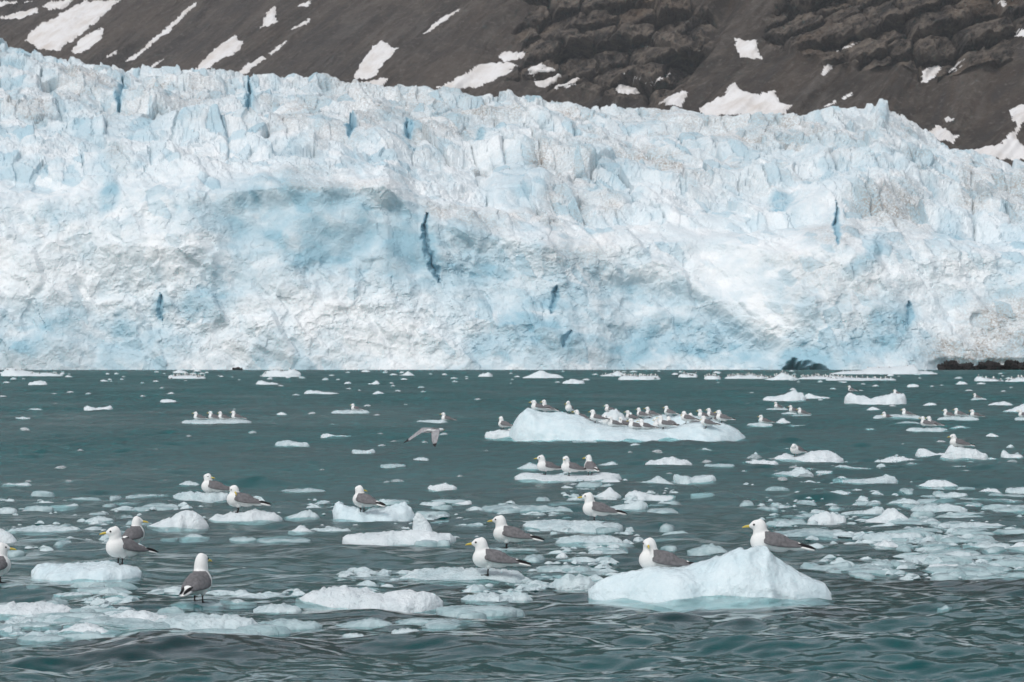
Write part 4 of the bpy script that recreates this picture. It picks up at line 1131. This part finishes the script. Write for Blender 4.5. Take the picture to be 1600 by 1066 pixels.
POSES = {}
def pose(key):
    """a standing or sitting gull: facing +X, soles at z = 0; returns its part meshes"""
    if key in POSES: return POSES[key]
    yaw, neck, pitch, sit = key            # head turn (deg), neck stretch (m), bill pitch (deg), sitting
    dz = -0.040 if sit else 0.0
    hx, hy, hz = 0.058 - 0.02 * abs(math.sin(R(yaw) / 2)), 0.0, 0.200 + neck + dz
    if pitch < -50:                        # preening: head bent down over the breast
        hx, hz = 0.075, 0.150 + dz
        hy = 0.03 * math.sin(R(yaw))
    hr = Matrix.Rotation(R(yaw), 3, 'Z') @ Matrix.Rotation(R(-pitch), 3, 'Y')
    H = Vector((hx, hy, hz))
    hp = lambda v: H + hr @ Vector(v)
    tilt = Matrix.Rotation(R(9), 3, 'Y')
    up = Matrix.Rotation(R(-13), 3, 'Y')
    nk = (Vector((0.03, 0, 0.125 + dz)) + H) / 2
    parts = [ellipsoid((0.022, 0, 0.108 + dz), (0.074, 0.062, 0.065), tilt), ellipsoid((-0.048, 0, 0.102 + dz), (0.098, 0.059, 0.056), up),
             ellipsoid((-0.135, 0, 0.086 + dz), (0.082, 0.034, 0.030), up), ellipsoid((-0.210, 0, 0.068 + dz), (0.070, 0.030, 0.010), up),
             ellipsoid(nk + Vector((-0.006, 0, 0)), (0.041, 0.037, 0.030 + 0.5 * abs(hz - 0.13 - dz) + 0.01)),
             ellipsoid(H, (0.037, 0.030, 0.031), hr), ellipsoid(hp((0.026, 0, -0.004)), (0.022, 0.016, 0.015), hr)]
    if not sit:
        for s in (-1, 1): parts.append(ellipsoid((-0.005, 0.024 * s, 0.058), (0.022, 0.017, 0.022)))
    body = fuse('body', parts, 0.0055, 7)
    body.materials.append(M['feather']); body.materials.append(M['mantle']); body.materials.append(M['black'])
    for p in body.polygons:
        c = p.center
        # the grey mantle across the back
        if -0.178 < c.x < 0.012 and c.z > 0.118 + dz + 0.10 * max(0.0, c.x + 0.02) + 0.26 * min(0.0, c.x + 0.04) and abs(c.y) < 0.056 and c.z < 0.165 + dz:
            p.material_index = 1
    res = {'body': body}
    for s, nm in ((1, 'wl'), (-1, 'wr')):
        st = []
        for t, x, y, z, hw, hh in ((0, .034, .036, .126, .004, .006), (.08, .022, .048, .124, .009, .026), (.25, -.012, .054, .120, .010, .036), (.45, -.060, .052, .110, .010, .036), (.65, -.110, .042, .099, .009, .029),
                                   (.82, -.155, .031, .089, .007, .020), (.95, -.186, .024, .082, .005, .012), (1, -.200, .021, .079, .002, .004)):
            lean = 0.42 + 0.25 * t
            st.append(((x, s * y, z + dz), (0, s * hw * math.cos(lean), hw * math.sin(lean)), (0.1 * hh, -s * hh * math.sin(lean), hh * math.cos(lean))))
        V, F = loft(st)
        res[nm] = pm('wing', V, F, M['mantle'])
        st = []
        for x, y, z, hw, hh in ((-.175, .024, .090, .004, .006), (-.200, .018, .085, .006, .010), (-.232, .013, .078, .006, .010), (-.258, .010, .071, .005, .007), (-.278, .011, .064, .0015, .002)):
            st.append(((x, s * y, z + dz), (0, s * hw, 0), (0, 0, hh)))
        V, F = loft(st, 10)
        res[nm + 't'] = pm('wing_tip', V, F, M['black'])
        # white trailing crescents between the grey wing and the black tip
        V, F = ellipsoid((-.172, s * .026, .082 + dz), (.012, .005, .007), up, 10, 8)
        res[nm + 'c'] = pm('tertial_feathers', V, F, M['feather'])
        V, F = ellipsoid(hp((0.017, s * 0.0268, 0.005)), (0.0060, 0.0036, 0.0060), hr, 10, 8)
        res['eye' + nm] = pm('eye', V, F, M['eye'])
        leg = [((0.0, s * .022, .056), (.0055, 0, 0), (0, .0055, 0)), ((-.003, s * .022, .030), (.0042, 0, 0), (0, .0042, 0)), ((0.0, s * .022, .006), (.0042, 0, 0), (0, .0042, 0)), ((0.001, s * .022, -.006), (.005, 0, 0), (0, .005, 0))]
        V, F = loft(leg, 8)
        res['leg' + nm] = pm('leg', V, F, M['leg'])
        o = s * .022
        V = [(-.008, o, .007), (.036, o + .019, .002), (.043, o, .002), (.036, o - .019, .002), (-.008, o, -.004), (.036, o + .019, -.004), (.043, o, -.004), (.036, o - .019, -.004)]
        F = [(0, 3, 2, 1), (4, 5, 6, 7), (0, 1, 5, 4), (1, 2, 6, 5), (2, 3, 7, 6), (3, 0, 4, 7)]
        res['foot' + nm] = pm('webbed_foot', V, F, M['leg'], False)
    st = []
    for x, z, w, h in ((0.036, -.005, .0085, .0095), (0.050, -.006, .0065, .0080), (0.066, -.008, .0045, .0062), (0.078, -.0115, .0028, .0040), (0.083, -.0150, .0010, .0014)):
        st.append((hp((x, 0, z)), hr @ Vector((0, w, 0)), hr @ Vector((0, 0, h))))
    V, F = loft(st, 10)
    res['bill'] = pm('bill', V, F, M['bill'])
    POSES[key] = res
    return res

def gull(loc, heading, key, label, group, scale=1.0, detail=2):
    """heading: degrees, 0 = facing picture right, 180 = facing picture left, 90 = away"""
    P = pose(key)
    root = bpy.data.objects.new('gull', P['body'])
    col.objects.link(root)
    root.location = loc
    root.rotation_euler = (0, 0, R(heading))
    root.scale = (scale,) * 3
    root['label'] = label; root['category'] = 'gull'; root['group'] = group
    for nm in ('wl', 'wr'):
        w = link('wing', P[nm], parent=root)
        link('wing_tip', P[nm + 't'], parent=w)
        if detail > 0:
            link('tertial_feathers', P[nm + 'c'], parent=w)
            link('eye', P['eye' + nm], parent=root)
        if not key[3]:
            lg = link('leg', P['leg' + nm], parent=root)
            link('webbed_foot', P['foot' + nm], parent=lg)
    link('bill', P['bill'], parent=root)
    return root

ST, SIT = False, True
N0 = (0, 0.0, 0, ST)
def on(key, px, t, heading, ps, label, group, scale=1.0, detail=2):
    """put a gull on a floe: column px of the photograph, t = 0 front edge .. 1 back edge"""
    f = FLOES[key]
    Y = f['dist'] + (t - 0.5) * f['D'] * 0.86
    X = (px - 800) / F_PX * Y
    z = top_of(f, X, Y)
    return gull((X, Y, z - (0.006 if ps[3] else 0.0)), heading, ps, label, group, scale, detail)

GN = 'gulls resting on the near floes'
on('edge', -3, .5, 60, (-50, .01, 0, ST), 'gull half cut by the picture edge, yellow bill pointing inward', GN)
on('flat_b', 211, .5, 75, (-75, 0, 0, ST), 'gull seen from behind with yellow bill in profile, behind the white-breasted one', GN)
on('flat', 188, .6, 222, (-30, 0, 0, ST), 'white-breasted gull on the smooth oval floe, dark tail behind it', GN, 1.05)
on('lone', 311, .5, 78, (-20, .02, 0, ST), 'gull standing upright with grey back turned, alone in the foreground', GN, 1.08)
on('rest', 330, .5, 178, (170, -.004, 0, SIT), 'sitting gull looking back over its wing on a low floe', GN, 1.05)
on('rest2', 372, .5, 176, (125, -.012, -25, ST), 'gull with lowered turned head just in front of the one looking back', GN, 1.05)
on('single', 566, .25, 140, (-120, -.004, -5, ST), 'lone gull turned away with bill aside on the round bluish floe', GN)
on('pair', 762, .22, 182, N0, 'front gull of the profile pair, dark feet showing on the flat floe', GN)
on('pair_b', 791, .5, 172, (0, .004, 0, ST), 'rear gull of the profile pair, partly hidden behind the front one', GN)
on('trio', 851, .5, 205, (-15, 0, 0, ST), 'first of three gulls in a row, its bill towards open water', GN)
on('trio', 889, .45, 196, (60, .002, 0, ST), 'middle gull of the row of three, head facing the camera', GN)
on('trio', 922, .5, 110, (45, .006, 0, ST), 'last gull of the row of three, back turned and tail drooping', GN)
on('slab', 928, .5, 180, (0, .006, 0, ST), 'profile gull on the wide wet slab, long black wingtips', GN)
on('big', 1024, .6, 180, (92, -.004, -6, SIT), 'gull sitting on the largest iceberg, face towards the camera', GN, 1.03)
on('big', 1198, .70, 178, (0, -.002, 0, SIT), 'gull in profile behind the hump of the largest iceberg', GN, 1.03)
on('preen', 1243, .45, 228, (35, 0, -80, ST), 'preening gull with head bent into its breast on a rounded floe', GN)
on('block', 1494, .5, 180, (15, -.008, 0, SIT), 'gull resting on the tall white block of ice', GN)

GM = 'gulls on the middle-distance floes'
for px, h, ps, lab in ((309, 180, (0, -.008, 0, SIT), 'first gull in the line of four, crouching'), (332, 175, (20, 0, 0, SIT), 'second gull in the line of four on a flat floe'),
                       (347, 190, (40, 0, 0, SIT), 'third gull in the line of four on a flat floe'), (368, 180, (0, .006, 0, SIT), 'tallest, last gull in the line of four on a flat floe')):
    on('four', px, .5, h, ps, lab, GM)
on('far1', 554, .5, 180, (0, 0, 0, SIT), 'gull sitting on a flat floe towards the glacier, by itself', GM)
on('far2', 696, .5, 178, (10, .006, 0, SIT), 'gull at the end of a thin floe above the flying gull', GM)
on('two', 1329, .5, 150, (10, .01, 0, ST), 'gull on the near hump of the saddle-shaped iceberg', GM)
on('two', 1400, .75, 180, (30, 0, 0, SIT), 'gull on the far hump of the saddle-shaped iceberg', GM)
on('boat', 1254, .9, 180, (0, 0, 0, SIT), 'gull half hidden behind the crest of a wedge-shaped floe', GM)
on('s1', 1214, .5, 200, (30, 0, -10, SIT), 'gull closest below the wedge-shaped floe', GM)
on('s2', 1238, .5, 182, (0, 0, 0, SIT), 'gull on a small floe, middle of three below the wedge', GM)
on('s5', 1252, .5, 182, (0, -.008, 0, SIT), 'gull low on the water, last of three below the wedge', GM)
on('s3', 1192, .5, 180, (20, -.006, 0, SIT), 'gull sitting on a flat floe just right of the flock iceberg', GM)
on('t1', 1415, .6, 180, (0, -.004, 0, SIT), 'gull sitting at the far end of a flat floe', GM)
on('t1', 1384, .05, 190, (0, -.01, -30, SIT), 'gull crouching low at the near edge of a flat floe', GM)
on('t2', 1445, .35, 150, (0, .004, 0, ST), 'front gull of the two standing close together', GM)
on('t2', 1455, .75, 170, (0, .012, 0, ST), 'rear gull of the two standing close together', GM)
on('t3', 1480, .6, 160, (0, .0, 0, SIT), 'first of three resting gulls on a low floe', GM)
on('t3', 1497, .4, 165, (0, .0, 0, SIT), 'middle of three resting gulls on a low floe', GM)
on('t3', 1522, .5, 180, (0, -.004, 0, SIT), 'last of three resting gulls, longest in profile', GM)
on('t4', 1525, .5, 170, (0, .004, 0, SIT), 'gull alone on a tiny floe above the three resting gulls', GM)
on('t6', 1597, .5, 170, (0, 0, 0, SIT), 'gull cut off by the picture edge beside the thick white floe', GM)

# the flock on the long iceberg
FLOCK = [('toe', 786, .4, 150, (-30, .01, 0, ST)), ('long', 801, .72, 180, (0, 0, 0, SIT)), ('long', 816, .78, 180, (60, 0, 0, SIT)), ('long', 838, .45, 180, (0, -.01, 0, SIT)), ('long', 853, .55, 150, (60, .02, 0, ST)),
         ('long', 889, .45, 250, (-40, 0, -15, ST)), ('long', 905, .7, 180, (0, 0, 0, SIT)), ('long', 916, .8, 175, (0, -.01, -20, SIT)), ('long', 930, .35, 165, (0, .01, 0, ST)), ('hump', 951, .5, 185, (0, -.01, 0, SIT)),
         ('long', 947, .6, 250, (0, 0, -15, SIT)), ('long', 957, .35, 190, (30, -.01, -10, SIT)), ('long', 973, .5, 175, (90, -.01, 0, SIT)), ('long', 984, .95, 165, (0, .01, 0, ST)), ('long', 988, .7, 185, (0, -.01, -20, SIT)),
         ('long', 990, .3, 175, (20, -.005, 0, SIT)), ('long', 1001, .85, 150, (0, .01, 0, ST)), ('long', 1006, .3, 180, (0, -.008, 0, SIT)), ('long', 1015, .9, 172, (0, .01, 0, ST)), ('long', 1028, .5, 190, (40, .0, 0, SIT)),
         ('long', 1036, .3, 165, (0, .008, 0, ST)), ('long', 1044, .95, 150, (10, .0, 0, ST)), ('long', 1047, .5, 130, (-40, .0, 0, SIT)), ('long', 1072, .4, 150, (30, -.01, -40, ST)), ('long', 1081, .6, 120, (30, .0, -30, SIT)),
         ('long', 1097, .95, 185, (0, .0, 0, SIT)), ('long', 1103, .2, 160, (10, -.01, -35, ST)), ('long', 1111, .85, 170, (0, .01, 0, ST)), ('long', 1119, .7, 140, (30, .0, 0, SIT)), ('long', 1127, .4, 165, (0, .0, 0, ST))]
FLOCK = [('back' if k == 'long' and t > .68 and 980 < px < 1125 else k, px, .45 if k == 'long' and t > .68 and 980 < px < 1125 else t, h, ps) for k, px, t, h, ps in FLOCK]
FLOCK.sort(key=lambda q: q[1])
for i, (k, px, t, h, ps) in enumerate(FLOCK):
    on(k, px, t, h, ps, '%s gull from the left in the flock on the long bluish iceberg%s' % (ORD[i], ', sitting' if ps[3] else ', standing'), 'flock on the long bluish iceberg', 1.0)

# tiny gulls on the far floes
rg = random.Random(9)
for key, n, lab in (('g1', 7, 'tiny gull on the broad white berg at the glacier foot'), ('g2', 6, 'tiny gull on top of the trapezoid white berg'), ('g7', 16, 'tiny gull lining the flat floe below the blue wall'),
                    ('g8', 20, 'tiny gull on the crowded floe, centre of the far row'), ('g9', 7, 'tiny gull on the peaked floe behind the crowded one'), ('g10', 8, 'tiny gull on the small flat floe right of the crowded one'),
                    ('g11', 7, 'tiny gull on the second small floe right of the crowded one'), ('g12', 16, 'tiny gull on the bumpy floe joined to the tent-shaped berg'), ('g6', 9, 'tiny gull on the tent-shaped white berg'),
                    ('g13', 18, 'tiny gull on the bumpy ice row right of the tent-shaped berg'), ('g14', 12, 'tiny gull on the thin straight ice strip'), ('g4', 8, 'tiny gull on the largest flat white berg'),
                    ('g15', 6, 'tiny gull on the floe with a high end near the rocks'), ('g16', 9, 'tiny gull on the bumpy cut-off floe in the far row')):
    f = FLOES[key]
    cx = 800 + F_PX * f['o'].location.x / f['o'].location.y
    half = f['W'] * F_PX / f['dist'] / 2
    for i in range(n):
        px = cx + half * 0.92 * (-1 + 2 * (i + 0.15 + 0.7 * rg.random()) / n)
        on(key, px, 0.15 + 0.6 * rg.random(), rg.choice((180, 170, 150, 20, 200, 90)), (0, 0.0, 0, SIT) if rg.random() < .4 else N0, '%s, %s from the left' % (lab, ORD[i]), lab, 1.0, 0)

# ------------------------------------------------------------------ the flying gull
def flying_gull():
    d = 44.0
    P = Vector(((679 - 800) / F_PX * d, d, CAM_H - (673 - HORIZON) / F_PX * d))
    body = fuse('body', [ellipsoid((0.02, 0, 0), (0.11, 0.042, 0.043)), ellipsoid((-0.09, 0, 0.002), (0.08, 0.030, 0.024)), ellipsoid((-0.165, 0, 0.004), (0.055, 0.036, 0.007)),
                         ellipsoid((0.115, 0, 0.008), (0.05, 0.031, 0.030)), ellipsoid((0.150, 0, 0.010), (0.03, 0.025, 0.024))], 0.006, 6)
    body.materials.append(M['feather']); body.materials.append(M['mantle'])
    for p in body.polygons:
        if p.center.z > 0.018 and -0.08 < p.center.x < 0.07: p.material_index = 1
    hd = R(40)
    root = bpy.data.objects.new('gull', body)
    col.objects.link(root)
    root.location = P
    root.rotation_euler = (0, 0, hd)
    root['label'] = 'gull in flight low over the water, wings swept down with black tips'
    root['category'] = 'gull'
    Ri = Matrix.Rotation(-hd, 3, 'Z')
    def wing(elbow, tip):
        elbow, tip = Ri @ Vector(elbow), Ri @ Vector(tip)
        root_p = Vector((0.03, 0.03 if tip.y > 0 else -0.03, 0.022))
        pts = []
        for t in np.linspace(0, 1, 15):
            q = root_p.lerp(elbow, t / 0.42) if t < 0.42 else elbow.lerp(tip, (t - 0.42) / 0.58)
            chord = float(np.interp(t, [0, .15, .42, .7, .9, 1], [.076, .074, .070, .052, .028, .005]))
            pts.append((t, q, chord))
        fw = Vector((0.75, 0, 0.66))
        def st(sel):
            out = []
            for t, q, c in sel:
                ax = (tip - root_p).normalized()
                ch = (fw - ax * fw.dot(ax)).normalized()
                nn = ax.cross(ch)
                out.append((q - ch * c * 0.5, ch * c, nn * max(0.0015, 0.008 * (1 - t))))
            return out
        V, F = loft(st(pts[:14]), 12)
        w = link('wing', pm('wing', V, F, M['underwing']), parent=root)
        tipc = [(t, q, c * 1.05) for t, q, c in pts[12:]]
        V, F = loft([(c, a, b * 2.2) for c, a, b in st(tipc)], 12)
        link('wing_tip', pm('wing_tip', V, F, M['black']), parent=w)
    wing((-0.19, 0.11, 0.030), (-0.48, 0.16, -0.19))
    wing((0.05, -0.17, -0.030), (0.02, -0.33, -0.24))
    V, F = loft([((0.172, 0, .008), (0, .008, 0), (0, 0, .009)), ((.195, 0, .005), (0, .005, 0), (0, 0, .006)), ((.212, 0, .001), (0, .001, 0), (0, 0, .0015))], 10)
    link('bill', pm('bill', V, F, M['bill']), parent=root)
    for s in (-1, 1):
        V, F = ellipsoid((0.155, s * .0235, .014), (.005, .0035, .005), None, 10, 8)
        link('eye', pm('eye', V, F, M['eye']), parent=root)
flying_gull()

# ------------------------------------------------------------------ haze: thin moist air between the camera and the far slopes
def build_haze():
    x, y0, y1, z0, z1 = 2200.0, -80.0, 6500.0, -2.2, 1500.0
    V = [(-x, y0, z0), (x, y0, z0), (x, y1, z0), (-x, y1, z0), (-x, y0, z1), (x, y0, z1), (x, y1, z1), (-x, y1, z1)]
    F = [(0, 3, 2, 1), (4, 5, 6, 7), (0, 1, 5, 4), (1, 2, 6, 5), (2, 3, 7, 6), (3, 0, 4, 7)]
    m = bpy.data.materials.new('haze')
    m.use_nodes = True
    t = m.node_tree
    t.nodes.clear()
    out = t.nodes.new('ShaderNodeOutputMaterial')
    v = t.nodes.new('ShaderNodeVolumePrincipled')
    v.inputs['Color'].default_value = (0.94, 0.95, 0.98, 1)
    v.inputs['Density'].default_value = 0.00004
    t.links.new(v.outputs[0], out.inputs['Volume'])
    me = bpy.data.meshes.new('haze')
    me.from_pydata(V, [], F)
    me.materials.append(m)
    link('haze', me, kind='stuff', label='thin pale haze over the far mountainside', cat='haze')
build_haze()
